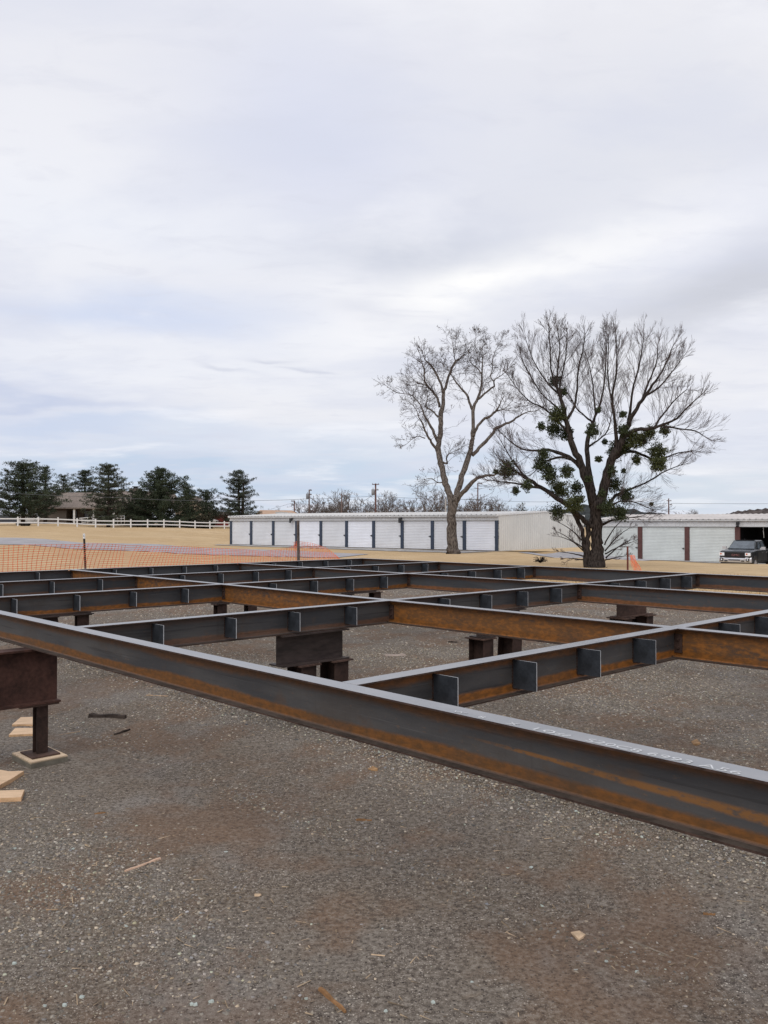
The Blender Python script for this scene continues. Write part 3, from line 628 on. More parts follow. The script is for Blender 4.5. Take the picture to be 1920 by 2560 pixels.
def chip(px, py, r_, label, mat, name='stone_chip', cat='stone', th=.010, n_=6, sq=1.0):
    c = at_lot(px, py); mb = MB(); ang = rng.random()*6; vs_ = []; pts = [(r_*(.65+.5*rng.random())*math.cos(ang+2*math.pi*i/n_), r_*sq*(.65+.5*rng.random())*math.sin(ang+2*math.pi*i/n_)) for i in range(n_)]
    vs_ = [(x, y, 0) for x, y in pts]+[(x*.8, y*.8, th*(.7+.6*rng.random())) for x, y in pts]
    mb.add(vs_, [tuple(range(n_, 2*n_))]+[(i, (i+1) % n_, n_+(i+1) % n_, n_+i) for i in range(n_)]); o = mb.build(name, mat, None, c); return tag(o, label, cat)
chip(645, 2240, .022, 'tan broken wood flake on the gravel left of centre', M_TANCHIP, 'wood_flake', 'wood chip', .008, 5, .7)
board([(1427, 2330), (1448, 2329), (1464, 2335), (1459, 2343), (1447, 2350), (1440, 2345)], .005, 'pale tan torn cardboard scrap in the right foreground', 'cardboard_scrap', 'scrap', 0, [M_TANCHIP, M_TANCHIP], .006)
board([(920, 1922), (932, 1918), (944, 1919), (944, 1926), (930, 1926)], .005, 'pinkish brown leaf under the middle of the near beam', 'dry_leaf', 'leaf', 0, [M_LEAFB, M_LEAFB], .010)
board([(1728, 1853), (1742, 1851), (1752, 1858), (1740, 1863), (1732, 1859)], .006, 'curled orange leaf behind the near beam at right', 'dry_leaf', 'leaf', 0, [M_LEAFB, M_LEAFB], .012)
SH = [(565, 2131, .017, 'large'), (479, 2512, .012, 'bluish'), (489, 2513, .013, 'round'), (529, 2505, .014, 'squarish'), (206, 2493, .014, 'lone'), (162, 2514, .013, 'dull'), (1083, 2508, .013, 'tall'), (965, 2529, .011, 'flat'), (766, 2498, .009, 'small'),
      (1328, 2170, .017, 'long'), (1516, 2405, .012, 'white'), (1592, 2431, .012, 'grey'), (1440, 2427, .012, 'square'), (1180, 2458, .012, 'upright'), (956, 2325, .008, 'tiny'), (35, 2410, .012, 'leftmost'), (113, 2516, .009, 'faint'), (265, 2093, .012, 'far'), (183, 2123, .012, 'smooth'), (37, 2122, .014, 'jagged')]
for i, (x, y, r_, adj) in enumerate(SH):
    reg = ('left' if x < 640 else 'middle' if x < 1280 else 'right'); dep = ('at the bottom of the picture' if y > 2440 else 'in the foreground' if y > 2280 else 'below the near beam')
    chip(x, y, r_*.85, f'{adj} pale green stone chip {dep}, {reg} part of the lot', M_SHARD, th=.006, sq=.8)

# ------------------------------------------------------------------ orange safety net and its posts
M_NET = simple('orange_plastic_net', (.86, .20, .085), .6, .3, 0, .1, 3)
def netting():
    p0 = Vector((-9.5, 14.43, 0)); dr = Vector((.5735, .8192, 0)); mb = MB(); sp = .106; ncol = int(16.2/sp); nrow = 27; P_ = []
    for i in range(ncol+1):
        s = i*sp; base = p0+dr*s; side = Vector((dr.y, -dr.x, 0)); s0 = s-3.14
        # height of the top: level at the left post, sags, peaks at the second post, falls to the ground
        ht = np.interp(s0, [-4, 0, 1.98, 3.2, 5.5, 7.6, 8.6, 9.15, 9.7, 10.6, 11.7, 12.6], [1.24, 1.25, 1.26, 1.17, 1.08, .93, .98, 1.18, 1.13, .94, .42, .12])
        row = []
        lean = .10*math.sin(s*.9)+.25*max(0, min(1, (s0-2.5)/3))+.04*math.sin(s*2.3)
        for k in range(nrow+1):
            t = k/nrow; z = ht*t; row.append(base+side*(-lean*t*t+.02*math.sin(s*5+t*6))+dr*(.05*math.sin(t*3+s*.7)*t+(.35*t*t if 3 < s0 < 9 else 0.12*t*t))+Vector((0, 0, .01+z+.008*math.sin(s*3.1+t*9))))
        P_.append(row)
    def strip(a, b, w_, h_=None):
        d = (b-a); 
        if abs(d.z) > .5*d.length: q = dr*w_
        else: q = Vector((0, 0, w_))
        k = len(mb.v); mb.v += [tuple(a-q), tuple(a+q), tuple(b+q), tuple(b-q)]; mb.f.append((k, k+1, k+2, k+3)); mb.m.append(0); mb.sm.append(False)
    side = Vector((dr.y, -dr.x, 0))
    for i in range(ncol+1):
        for k in range(nrow):
            strip(P_[i][k], P_[i][k+1], .0060)
        for k in range(nrow+1):   # knots where strands cross
            c = P_[i][k]; kk = len(mb.v); r1, r2 = .025, .0105
            mb.v += [tuple(c+dr*r1), tuple(c+Vector((0, 0, r2))), tuple(c-dr*r1), tuple(c-Vector((0, 0, r2)))]; mb.f.append((kk, kk+1, kk+2, kk+3)); mb.m.append(0); mb.sm.append(False)
    for i in range(ncol):
        for k in range(0, nrow+1): strip(P_[i][k], P_[i+1][k], .0044)
    return mb.build('safety_net', M_NET)
net = tag(netting(), 'orange plastic mesh safety fence sagging between metal posts', 'safety net')
def post_thing(px, Y, ytop, r_, label, mat, zmin=0.0, tip=None, lean=0.0, studs=False):
    top = at(px, ytop, Y); z0 = tz(top.x, top.y); t = empty('fence_post', (top.x, top.y, z0), 0, label, 'post'); h = top.z-z0
    mb = MB(); pr = [(-r_, -r_*.25), (-r_*.2, -r_*.25), (-r_*.2, -r_), (r_*.2, -r_), (r_*.2, -r_*.25), (r_, -r_*.25), (r_, r_*.25), (-r_, r_*.25)]; ht = h*(.92 if tip else 1)
    M = Matrix.Shear('XY', 4, (lean, 0)); M = Matrix.Identity(4); M[0][2] = lean; mb.prism([(x, y) for x, y in pr], -.02, ht, 0, M, 'z')
    if studs:
        for k in range(14): mb.box(-.006, .006, -r_-.008, -r_+.001, .15+k*.09, .17+k*.09, 0, M)
    mb.build('shaft', mat, t)
    if tip:
        m2 = MB(); m2.prism([(x*1.04, y*1.04) for x, y in pr], ht+.001, h, 0, M, 'z'); m2.build('painted_tip', tip, t)
    return t
M_TPOST = simple('dark_green_post', (.045, .040, .036), .7, .3, 0, .3, 9); M_REDPOST = simple('rusty_red_post', (.16, .050, .038), .8, .2, 0, .3, 9); M_GREYPOST = simple('rusty_grey_post', (.13, .105, .095), .85, .2, 0, .4, 5)
post_thing(217, 18.6, 1334, .022, 'dark metal fence post with white tip in the orange net, left', M_TPOST, 0, M_WHITE, -.045, True)
post_thing(747, 24.5, 1301, .040, 'stout grey-brown metal post in the orange net before the shed', M_GREYPOST, 0, None, -.012)
post_thing(1569, 21.5, 1366, .022, 'rusty red metal post with orange net scrap near the big tree', M_REDPOST)
def net_scrap():
    mb = MB(); o0 = at(1573, 1388, 21.5); cols = 9; rows = 20; P_ = []
    for i in range(cols):
        P_.append([o0+Vector(((.010+i*.014)+t*(.11+.012*i)+.01*math.sin(t*9+i), .03*math.sin(i*1.7+t*4), -t*.42+.04*math.sin(i*2.1)*t)) for t in [k/(rows-1) for k in range(rows)]])
    def strip(a, b, w_, q):
        k = len(mb.v); mb.v += [tuple(a-q*w_), tuple(a+q*w_), tuple(b+q*w_), tuple(b-q*w_)]; mb.f.append((k, k+1, k+2, k+3)); mb.m.append(0); mb.sm.append(False)
    for i in range(cols):
        for k in range(rows-1): strip(P_[i][k], P_[i][k+1], .0045, Vector((1, 0, 0)))
    for i in range(cols-1):
        for k in range(rows): strip(P_[i][k], P_[i+1][k], .004, Vector((0, 0, 1)))
    return mb.build('net_scrap', M_NET)
tag(net_scrap(), 'bunched scrap of orange net hanging from the rusty red post', 'safety net')
# ground tuft of dead weeds on the grass
wd = MB(); c0 = Vector((at(1351, 1401, 40).x, 40, tz(at(1351, 1401, 40).x, 40)))
for i in range(70):
    a = rng.random()*6.28; r_ = .12+.25*rng.random(); h_ = .05+.25*rng.random(); wd.tube([(0, 0, 0), (math.cos(a)*r_*.6, math.sin(a)*r_*.6, h_), (math.cos(a)*r_, math.sin(a)*r_, h_*.8)], [.012, .010, .014], 3)
tag(wd.build('dead_weed', M_DARKWD, None, c0), 'small dark clump of dead weeds on the tan grass', 'weed')

# ------------------------------------------------------------------ storage buildings
BD = Vector((.7753, -.6316, 0)); BN = Vector((.6316, .7753, 0)); ROT_S = math.atan2(BD.y, BD.x)   # front runs along BD, depth along BN
M_DOOR = simple('white_roll_door', (.64, .66, .70), .45, .4, 0, .05, .8); M_DOORR = simple('pale_grey_roll_door', (.60, .64, .64), .45, .4, 0, .06, .8)
M_DOORB = simple('bright_white_roll_door', (.74, .77, .84), .45, .4, 0, .04, .8)
M_PANEL = simple('light_grey_wall_panel', (.70, .69, .65), .5, .4, 0, .05, .6); M_FASCIA = simple('grey_fascia_panel', (.56, .57, .59), .5, .4, 0, .08, 1.5); M_ROOFM = simple('pale_metal_roof', (.60, .59, .57), .5, .4, 0, .08, .5)
M_ROOFM2 = simple('weathered_tan_metal_roof', (.54, .50, .47), .5, .4, 0, .10, .6)
M_NAVY = simple('navy_trim', (.032, .048, .080), .5, .4, 0, .12, 2); M_MAROON = simple('maroon_trim', (.10, .045, .042), .55, .35, 0, .15, 2); M_GUT = simple('gutter_metal', (.50, .51, .52), .4, .5, .2, .08, 2)
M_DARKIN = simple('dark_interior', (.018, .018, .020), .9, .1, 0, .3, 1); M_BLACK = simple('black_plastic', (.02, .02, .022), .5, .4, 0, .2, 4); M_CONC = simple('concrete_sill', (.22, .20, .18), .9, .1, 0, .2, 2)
def corrugated(x0, x1, z0, z1, pitch, depth, along='z', zfun=None, name='x', mats=None):
    """sheet in the local xz plane with ribs; along='z': horizontal slats stacked in z; along='x': vertical ribs. ribs stand out to -y"""
    mb = MB(); pts = []
    if along == 'z':
        n_ = max(3, int((z1-z0)/pitch)); p = (z1-z0)/n_; prof = []
        for i in range(n_):
            z = z0+i*p; prof += [(z, 0), (z+p*.18, -depth), (z+p*.72, -depth), (z+p*.9, 0)]
        prof.append((z1, 0)); vs_ = []
        for (z, y) in prof: vs_ += [(x0, y, z), (x1, y, z)]
        mb.add(vs_, [(2*i, 2*i+1, 2*i+3, 2*i+2) for i in range(len(prof)-1)])
    else:
        n_ = max(3, int((x1-x0)/pitch)); p = (x1-x0)/n_; prof = []
        for i in range(n_):
            x = x0+i*p; prof += [(x, 0), (x+p*.70, 0), (x+p*.78, -depth), (x+p*.92, -depth)]
        prof.append((x1, 0)); vs_ = []
        for (x, y) in prof: vs_ += [(x, y, z0), (x, y, zfun(x) if zfun else z1)]
        mb.add(vs_, [(2*i, 2*i+2, 2*i+3, 2*i+1) for i in range(len(prof)-1)])
    return mb
def storage(name, origin, nd, pitch, doorh, postw, depth, z_eave, z_ridge, postmat, doormats, label, open_from=None, lights=(), roofm=None, sidewall=True):
    """origin: front right (near) corner for building one; local x runs along the front, y is depth"""
    rt = empty(name, origin, ROT_S, label, 'storage building'); Lf = nd*pitch; g0 = origin.z
    base = MB(); base.box(-.02, Lf+.02, -.10, .4, -.5, .02); base.build('sill', M_CONC, rt)
    zt = doorh
    # posts and doors
    pmb = MB(); pmb.box(-postw/2, postw/2, -.045, .12, .02, zt); pme = pmb.mesh('door_post', postmat)
    for i in range(nd+1): inst('door_post', pme, rt, (min(max(i*pitch, postw/2), Lf-postw/2), 0, 0))
    dm = corrugated(postw/2+.01, pitch-postw/2-.01, .03, zt, .115, .021, 'z')
    dmeshes = {}
    lm = MB(); lm.box(pitch-postw/2-.22, pitch-postw/2-.06, -.06, -.02, .98, 1.03); lm.box(pitch-postw/2-.10, pitch-postw/2-.06, -.07, -.02, .92, 1.06); lme = lm.mesh('latch', M_BLACK)
    for i in range(nd):
        if open_from is not None and i >= open_from: continue
        dmat = doormats[i % len(doormats)]
        if dmat.name not in dmeshes: dmeshes[dmat.name] = dm.mesh('roll_door', dmat)
        d = inst('roll_door', dmeshes[dmat.name], rt, (i*pitch, .05, 0)); inst('latch', lme, d, (0, 0, 0))
    # fascia, gutter, roof
    fz0, fz1 = zt+.004, z_eave-.12
    corrugated(0, Lf, fz0+.05, fz1, .28, .03, 'x').build('fascia', M_FASCIA, rt, (0, -.03, 0))
    m_ = MB(); m_.box(-.02, Lf+.02, -.08, .0, zt+.002, zt+.055); m_.build('head_trim', M_GUT, rt)
    m_ = MB(); m_.box(-.05, Lf+.05, -.20, -.065, z_eave-.125, z_eave-.012); m_.build('gutter', M_GUT, rt)
    for i in range(1, int(Lf/2.4)):
        m_ = MB(); m_.box(i*2.4, i*2.4+.04, -.215, -.2005, z_eave-.13, z_eave-.005); m_.build('gutter_strap', M_WHITE, rt)
    rid = depth/2; rm = MB(); npn = max(4, int(Lf/.42)); p = (Lf+.1)/npn; prof = []
    for i in range(npn): x = -.05+i*p; prof += [(x, 0), (x+p*.62, 0), (x+p*.72, .035), (x+p*.9, .035)]
    prof.append((Lf+.05, 0))
    for (ya, za, yb, zb) in ((-.22, z_eave, rid, z_ridge), (rid, z_ridge, depth+.1, z_eave)):
        vs_ = []
        for (x, dz) in prof: vs_ += [(x, ya, za+dz), (x, yb, zb+dz)]
        rm.add(vs_, [(2*i, 2*i+2, 2*i+3, 2*i+1) for i in range(len(prof)-1)])
    rm.build('roof', roofm or M_ROOFM, rt)
    sl_ = (z_ridge-z_eave)/rid
    def ztop(y): return z_eave-.05+sl_*min(y, depth-y)
    if sidewall:
        for xx, flip in ((Lf, 1), (0, -1)):
            m_ = corrugated(0, depth, 0.0, 1, .30, .03, 'x', ztop); o = m_.build('side_wall', M_PANEL, rt, (xx, 0, 0), math.pi/2)
            m_.v = [] if False else m_.v
            tr = MB(); tr.prism([(-.22, ztop(0)-.02), (rid, ztop(rid)-.02), (depth+.1, ztop(depth)-.02), (depth+.1, ztop(depth)+.10), (rid, ztop(rid)+.10), (-.22, ztop(0)+.10)], -.03, .03, 0, None, 'x'); tr.build('rake_trim', M_WHITE, rt, (xx+.03*flip, 0, 0))
    m_ = MB(); m_.box(0, Lf, depth-.02, depth, 0, ztop(depth)); m_.build('back_wall', M_PANEL, rt)
    for x in lights:
        f = MB(); f.box(x-.12, x+.12, -.34, -.21, z_eave-.42, z_eave-.20); f.box(x-.05, x+.05, -.25, -.05, z_eave-.27, z_eave-.18); f.tube([(x, -.30, z_eave-.40), (x, -.36, z_eave-.55)], [.06, .12], 8); f.build('wall_lamp', M_BLACK, rt)
    return rt
# building one: origin at its far left front corner
P_right = Vector((8.16, 60.5, -.30)); L1 = 10*2.9; P_left = P_right-BD*L1
b1 = storage('storage_building', P_left, 10, 2.9, 2.2, .26, 13.6, 2.60, 2.92, M_NAVY, [M_DOOR, M_DOOR, M_DOOR, M_DOORB, M_DOOR, M_DOORB, M_DOOR, M_DOOR, M_DOOR, M_DOORB],
             'long low white storage shed with ten roll-up doors and navy posts', None, (L1*.285, L1*.70))
# building two, lower and to the right; its fifth bay is open and dark
pitch2 = 3.78; O2 = Vector((26.5, 63.5, -1.28))-BD*pitch2*3
b2 = storage('storage_building', O2, 7, pitch2, 2.70, .36, 12.0, 3.27, 3.72, M_MAROON, [M_DOORR], 'storage shed with pale ribbed doors, maroon posts and one open dark bay', 3, (pitch2*3+.1,), M_ROOFM2)
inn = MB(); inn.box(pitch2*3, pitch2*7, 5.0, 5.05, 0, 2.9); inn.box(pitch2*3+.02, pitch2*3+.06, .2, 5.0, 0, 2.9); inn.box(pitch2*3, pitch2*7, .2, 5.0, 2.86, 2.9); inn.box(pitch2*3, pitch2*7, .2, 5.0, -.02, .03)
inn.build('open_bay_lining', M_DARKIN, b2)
cdm = MB(); cdm.tube([(pitch2*3+1.75, .4, 2.85), (pitch2*3+1.72, .42, 2.4), (pitch2*3+1.76, .41, 1.9)], .02, 5); cdm.build('door_pull_cord', M_WHITE, b2)

# ------------------------------------------------------------------ pickup truck
def truck():
    """front bumper at local x=0, the body runs along +x, width along y"""
    M_BODY = simple('dark_metallic_paint', (.050, .056, .062), .20, .8, .45, .12, 1); M_CHR = simple('chrome', (.58, .59, .62), .26, .6, .55, .08, 5); M_GL = simple('tinted_glass', (.095, .115, .135), .08, .9, 0, .25, 1.5); M_TYRE = simple('tyre_rubber', (.016, .016, .017), .85, .2, 0, .2, 6)
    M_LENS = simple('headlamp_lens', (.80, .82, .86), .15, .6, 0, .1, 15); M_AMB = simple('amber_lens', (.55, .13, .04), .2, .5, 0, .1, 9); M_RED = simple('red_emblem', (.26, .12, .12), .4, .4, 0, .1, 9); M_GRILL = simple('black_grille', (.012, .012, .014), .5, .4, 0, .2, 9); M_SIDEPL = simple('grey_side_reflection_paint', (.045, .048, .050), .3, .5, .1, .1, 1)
    t = empty('pickup_truck', (0, 0, 0), 0, 'dark grey crew cab pickup with chrome bumper before the open bay', 'pickup truck'); W = 1.0
    def loft(secs, name, mat, parent=t, smooth=True):
        mb = MB(); n_ = len(secs[0]); vs_ = [p for s_ in secs for p in s_]
        fs = [(i*n_+j, i*n_+(j+1) % n_, (i+1)*n_+(j+1) % n_, (i+1)*n_+j) for i in range(len(secs)-1) for j in range(n_)]
        fs += [tuple(range(n_))[::-1], tuple(range((len(secs)-1)*n_, len(secs)*n_))]; mb.add(vs_, fs); o = mb.build(name, mat, parent)
        return o
    def ring(x, hw, z0, z1, top=None, r_=.08):
        top = top if top is not None else hw*.93
        return [(x, -hw, z0), (x, -hw, z1-r_*2), (x, -hw*.985, z1-r_), (x, -top, z1), (x, 0, z1+.02), (x, top, z1), (x, hw*.985, z1-r_), (x, hw, z1-r_*2), (x, hw, z0)]
    body = loft([ring(.10, .90, .62, 1.14), ring(.20, .98, .50, 1.22), ring(.55, 1.0, .48, 1.26), ring(1.5, 1.0, .48, 1.30), ring(1.62, 1.0, .45, 1.30), ring(3.9, 1.0, .45, 1.30), ring(3.95, 1.0, .48, 1.28), ring(5.7, 1.0, .50, 1.26), ring(5.8, .96, .6, 1.22)], 'body', M_BODY)
    loft([[(1.45, -.86, 1.29), (1.45, .86, 1.29), (3.95, .88, 1.30), (3.95, -.88, 1.30)], [(2.2, -.70, 1.84), (2.2, .70, 1.84), (3.62, .72, 1.83), (3.62, -.72, 1.83)], [(2.35, -.64, 1.89), (2.35, .64, 1.89), (3.5, .66, 1.88), (3.5, -.66, 1.88)]], 'cab', M_BODY)
    m = MB(); m.add([(1.50, -.80, 1.33), (1.50, .80, 1.33), (2.13, .66, 1.80), (2.13, -.66, 1.80)], [(0, 1, 2, 3)]); m.v = [(x-.02, y, z+.02) for x, y, z in m.v]; m.build('windscreen', M_GL, t)
    for sy in (-1, 1):
        m = MB(); m.add([(1.95, sy*.872, 1.34), (2.72, sy*.882, 1.34), (2.72, sy*.742, 1.79), (2.32, sy*.745, 1.79)], [(0, 1, 2, 3)]); m.v = [(x, y+sy*.008, z) for x, y, z in m.v]; m.build('side_window', M_GL, t)
        m = MB(); m.add([(2.82, sy*.882, 1.34), (3.66, sy*.885, 1.34), (3.50, sy*.742, 1.79), (2.82, sy*.742, 1.79)], [(0, 1, 2, 3)]); m.v = [(x, y+sy*.008, z) for x, y, z in m.v]; m.build('side_window', M_GL, t)
        m = MB(); m.box(1.98, 2.12, sy*1.02-.14*(sy < 0), sy*1.02+.14*(sy > 0), 1.28, 1.38); m.box(1.93, 2.06, min(sy*1.10, sy*1.36), max(sy*1.10, sy*1.36), 1.29, 1.47); mo = m.build('wing_mirror', M_CHR, t)
        for x in (2.55, 3.45):
            m = MB(); m.box(x, x+.16, sy*1.0-.02, sy*1.0+.02+.02*sy, 1.06, 1.10); m.build('door_handle', M_CHR, t)
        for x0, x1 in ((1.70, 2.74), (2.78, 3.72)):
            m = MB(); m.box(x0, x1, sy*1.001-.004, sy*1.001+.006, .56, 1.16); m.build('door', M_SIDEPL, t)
        # headlamp, fog lamp
        m = MB(); m.box(.045, .16, sy*.80-.16, sy*.80+.16, .92, 1.12); hl = m.build('headlight', M_LENS, t); m = MB(); m.box(.035, .0449, sy*.80+.01, sy*.80+.10, .99, 1.08); m.build('turn_signal', M_AMB, hl)
        m = MB(); m.box(.0, .045, sy*.80-.10, sy*.80+.10, .58, .76); fl = m.build('fog_light_recess', M_GRILL, t); m = MB(); m.tube([(.01, sy*.80, .675), (-.012, sy*.80, .675)], .045, 12); m.build('fog_light', M_LENS, fl)
    m = MB(); m.box(.04, .14, -.64, .64, .79, 1.15); gr = m.build('grille', M_GRILL, t)
    m = MB()
    for zz in (.84, .90, 1.05, 1.10): m.box(.022, .039, -.60, .60, zz, zz+.018)
    m.build('grille_bar', M_BLACK, gr)
    me = text_mesh('GMC', .19, 'emblem', M_RED, .01, 1.25); o = inst('emblem', me, gr, (.012, .19, .905)); o.rotation_euler = (math.pi/2, 0, -math.pi/2)
    # bumper
    prof = [(-.02, .50), (-.04, .58), (-.04, .70), (.02, .78), (.14, .80), (.14, .50)]
    m = MB(); nseg = 12; vs_ = []
    for i in range(nseg+1):
        y = -1.0+2*i/nseg; bow = .16*(abs(y))**3; dz = .03*(abs(y) > .62)
        vs_ += [(x+bow, y, z+(dz if z > .6 else 0)) for x, z in prof]
    k = len(prof); m.add(vs_, [(i*k+j, i*k+(j+1) % k, (i+1)*k+(j+1) % k, (i+1)*k+j) for i in range(nseg) for j in range(k)]+[tuple(range(k)), tuple(range(nseg*k, nseg*k+k))[::-1]]); m.build('bumper', M_CHR, t)
    m = MB(); m.box(-.050, -.035, -.36, .36, .62, .69); m.box(-.050, -.035, -.62, -.42, .56, .63); m.box(-.050, -.035, .42, .62, .56, .63); m.build('bumper_slot', M_GRILL, t)
    m = MB(); m.box(.06, .4, -.88, .88, .30, .50); m.build('air_dam', M_BLACK, t)
    m = MB(); m.box(2.28, 2.34, -.6, .6, 1.885, 1.905); m.tube([(2.9, .2, 1.88), (2.93, .2, 1.97)], .02, 6); m.build('roof_marker', M_BLACK, t)
    wm_ = MB(); wm_.tube([(0, -.13, 0), (0, -.12, 0), (0, .12, 0), (0, .13, 0)], [.35, .40, .40, .35], 24, 0); wme = wm_.mesh('tyre', M_TYRE)
    rm_ = MB(); rm_.tube([(0, -.137, 0), (0, .137, 0)], .25, 20, 0); rme = rm_.mesh('rim', M_CHR)
    am = MB(); am.tube([(0, -.03, 0), (0, .03, 0)], .46, 20, 0)
    for x in (1.0, 4.65):
        for sy in (-1, 1):
            wh = inst('wheel', wme, t, (x, sy*.88, .40)); inst('rim', rme, wh)
            a_m = MB(); a_m.tube([(0, -.02, 0), (0, .02, 0)], .47, 24, 0); a_m.build('wheel_arch', M_BLACK, t, (x, sy*.995, .46))
    m = MB(); m.box(3.98, 4.02, -.94, .94, 1.27, 1.32); m.box(4.0, 5.75, -.99, -.90, 1.26, 1.31); m.box(4.0, 5.75, .90, .99, 1.26, 1.31); m.build('bed_rail', M_BODY, t)
    return t
tr = truck(); fc_ = at(1836, 1400, 54.4); tr.location = (fc_.x, 54.4, -1.31); tr.rotation_euler = (0, 0, math.atan2(.7753, .6316))
for c in tr.children:
    pass

# ------------------------------------------------------------------ white rail fence on the rise
F0 = Vector((-46.7, 108, 0)); F1 = Vector((-24.6, 130.5, 0)); fd = (F1-F0).normalized(); rzf = math.atan2(fd.y, fd.x)
fence = empty('rail_fence', (F0.x, F0.y, tz(F0.x, F0.y)), 0, 'white two-rail vinyl fence along the rise left of the sheds', 'fence')
sp = (F1-F0).length/12; pm_ = MB(); pm_.box(-.07, .07, -.07, .07, -.15, 1.12); pm_.box(-.09, .09, -.09, .09, 1.1205, 1.15); pm_.add([(-.07, -.07, 1.151), (.07, -.07, 1.151), (.07, .07, 1.151), (-.07, .07, 1.151), (0, 0, 1.20)], [(0, 1, 4), (1, 2, 4), (2, 3, 4), (3, 0, 4)]); pme = pm_.mesh('fence_post', M_WHITE)
prev = None
for i in range(-3, 15):
    p = F0+fd*sp*i; p.z = tz(p.x, p.y)
    inst('post', pme, fence, p-fence.location, rzf)
    if prev is not None:
        for zz in (.42, .92):
            m = MB(); a, b = prev-fence.location, p-fence.location; a = a+fd*.072; b = b-fd*.072; q = Vector((-fd.y, fd.x, 0))*.022; u1 = Vector((0, 0, .075)); c1, c2 = a+Vector((0, 0, zz)), b+Vector((0, 0, zz))
            m.add([c1-q-u1, c1+q-u1, c1+q+u1, c1-q+u1, c2-q-u1, c2+q-u1, c2+q+u1, c2-q+u1], [(0, 1, 2, 3), (4, 7, 6, 5), (0, 4, 5, 1), (1, 5, 6, 2), (2, 6, 7, 3), (3, 7, 4, 0)]); m.build('rail', M_WHITE, fence)
    prev = p

# ------------------------------------------------------------------ brick house beyond the fence
def brick_mat():
    m = Mat('brown_brick', .9, .1); t = m.n.new('ShaderNodeTexBrick'); m.l.new(m.co, t.inputs[0]); t.inputs['Scale'].default_value = 4; t.inputs['Color1'].default_value = C(.105, .070, .056); t.inputs['Color2'].default_value = C(.08, .055, .046); t.inputs['Mortar'].default_value = C(.13, .11, .095)
    m.color(t.outputs[0]); return m.m
M_BRICK = brick_mat(); M_SHING = simple('brown_shingles', (.215, .178, .155), .9, .1, 0, .22, 3, .3, (1, 1, 4)); M_PANE = simple('dark_window_pane', (.03, .035, .04), .15, .6, 0, .2, 2)
h0 = at(205, 1270, 132); HZ = tz(h0.x, 132)-.1; house = empty('brick_house', (h0.x, 132, HZ), 0, 'low brown brick house with shingle roof behind the pines', 'house')
def yz(py, Y): return at(0, py, Y).z-HZ
we, wr = yz(1269, 132), yz(1231, 136); xl, xr = at(125, 0, 132).x-h0.x-3, at(345, 0, 132).x-h0.x
m = MB(); m.box(xl, at(172, 0, 132).x-h0.x, 0, 9, -.3, we); m.box(at(172, 0, 132).x-h0.x, xr, 2.0, 9, -.3, we-.02); m.build('wall', M_BRICK, house)
m = MB(); xa, xb = xl-.5, xr+.5; m.add([(xa-.3, -.6, we), (xb, -.6, we), (xb-.2, 4.5, wr), (xa, 4.5, wr), (xa-.3, 9.6, we), (xb, 9.6, we), (xa-.3, -.6, we-.2), (xb, -.6, we-.2)], [(0, 1, 2, 3), (3, 2, 5, 4), (0, 3, 4), (1, 5, 2), (6, 7, 1, 0)]); rf = m.build('roof', M_SHING, house)
cx = at(341, 0, 138).x-h0.x; m = MB(); m.box(cx-.9, cx+.9, 6, 7.2, 3, yz(1221, 138)); ch_ = m.build('chimney', M_BRICK, house); m = MB(); m.box(cx-.3, cx+.3, 6.3, 6.9, yz(1221, 138), yz(1217, 138)); m.box(cx-.45, cx+.45, 6.15, 7.05, yz(1215.5, 138)-.12, yz(1215.5, 138)); m.build('chimney_cap', M_BLACK, ch_)
m = MB(); m.add([(cx-4, 3, we), (cx+9, 3, we), (cx+6, 7, yz(1227, 138)), (cx-4, 7, yz(1227, 138))], [(0, 1, 2, 3)]); m.build('rear_roof', M_SHING, house)
for pxw in (180, 224):
    xw = at(pxw, 0, 133).x-h0.x; m = MB(); m.box(xw-.9, xw+.9, 1.93, 1.98, .9, 2.2); wf = m.build('window_frame', M_BROWNST, house); 
    for k in (-.45, .45):
        m = MB(); m.box(xw+k-.36, xw+k+.36, 1.90, 1.925, 1.0, 2.1); m.build('pane', M_PANE, wf)
for pxw in (193, 241, 291):
    xw = at(pxw, 0, 132).x-h0.x; m = MB(); m.box(xw-.14, xw+.14, -.35, -.07, .0, we-.21); m.build('porch_post', M_WHITE, house)
m = MB(); m.box(xl, at(172, 0, 132).x-h0.x, -.05, -.0005, we-.45, we-.2); m.build('eave_board', M_BROWNST, house)
# ramp rails beside the porch
rp = empty('access_ramp', at(235, 1306, 124), 0, 'pale metal wheelchair ramp railing before the brick house', 'ramp'); m = MB()
def rel(px, py, Y=124): return at(px, py, Y)-rp.location
for (a, b) in (((198, 1296), (265, 1290)), ((198, 1301), (265, 1296)), ((205, 1306), (265, 1301)), ((278, 1290), (311, 1290)), ((278, 1296), (311, 1296))): m.tube([rel(*a), rel(*b)], .055, 5)
for x, y0 in ((205, 1296), (219, 1295), (233, 1293), (248, 1292), (264, 1290), (278, 1290), (286, 1290), (294, 1290), (303, 1290), (311, 1290)): m.tube([rel(x, y0), rel(x, 1311)], .045, 5)
m.build('railing', M_WHITE, rp); m = MB(); m.tube([rel(190, 1311), rel(268, 1308)], .07, 4); m.build('ramp_deck', M_CONC, rp)
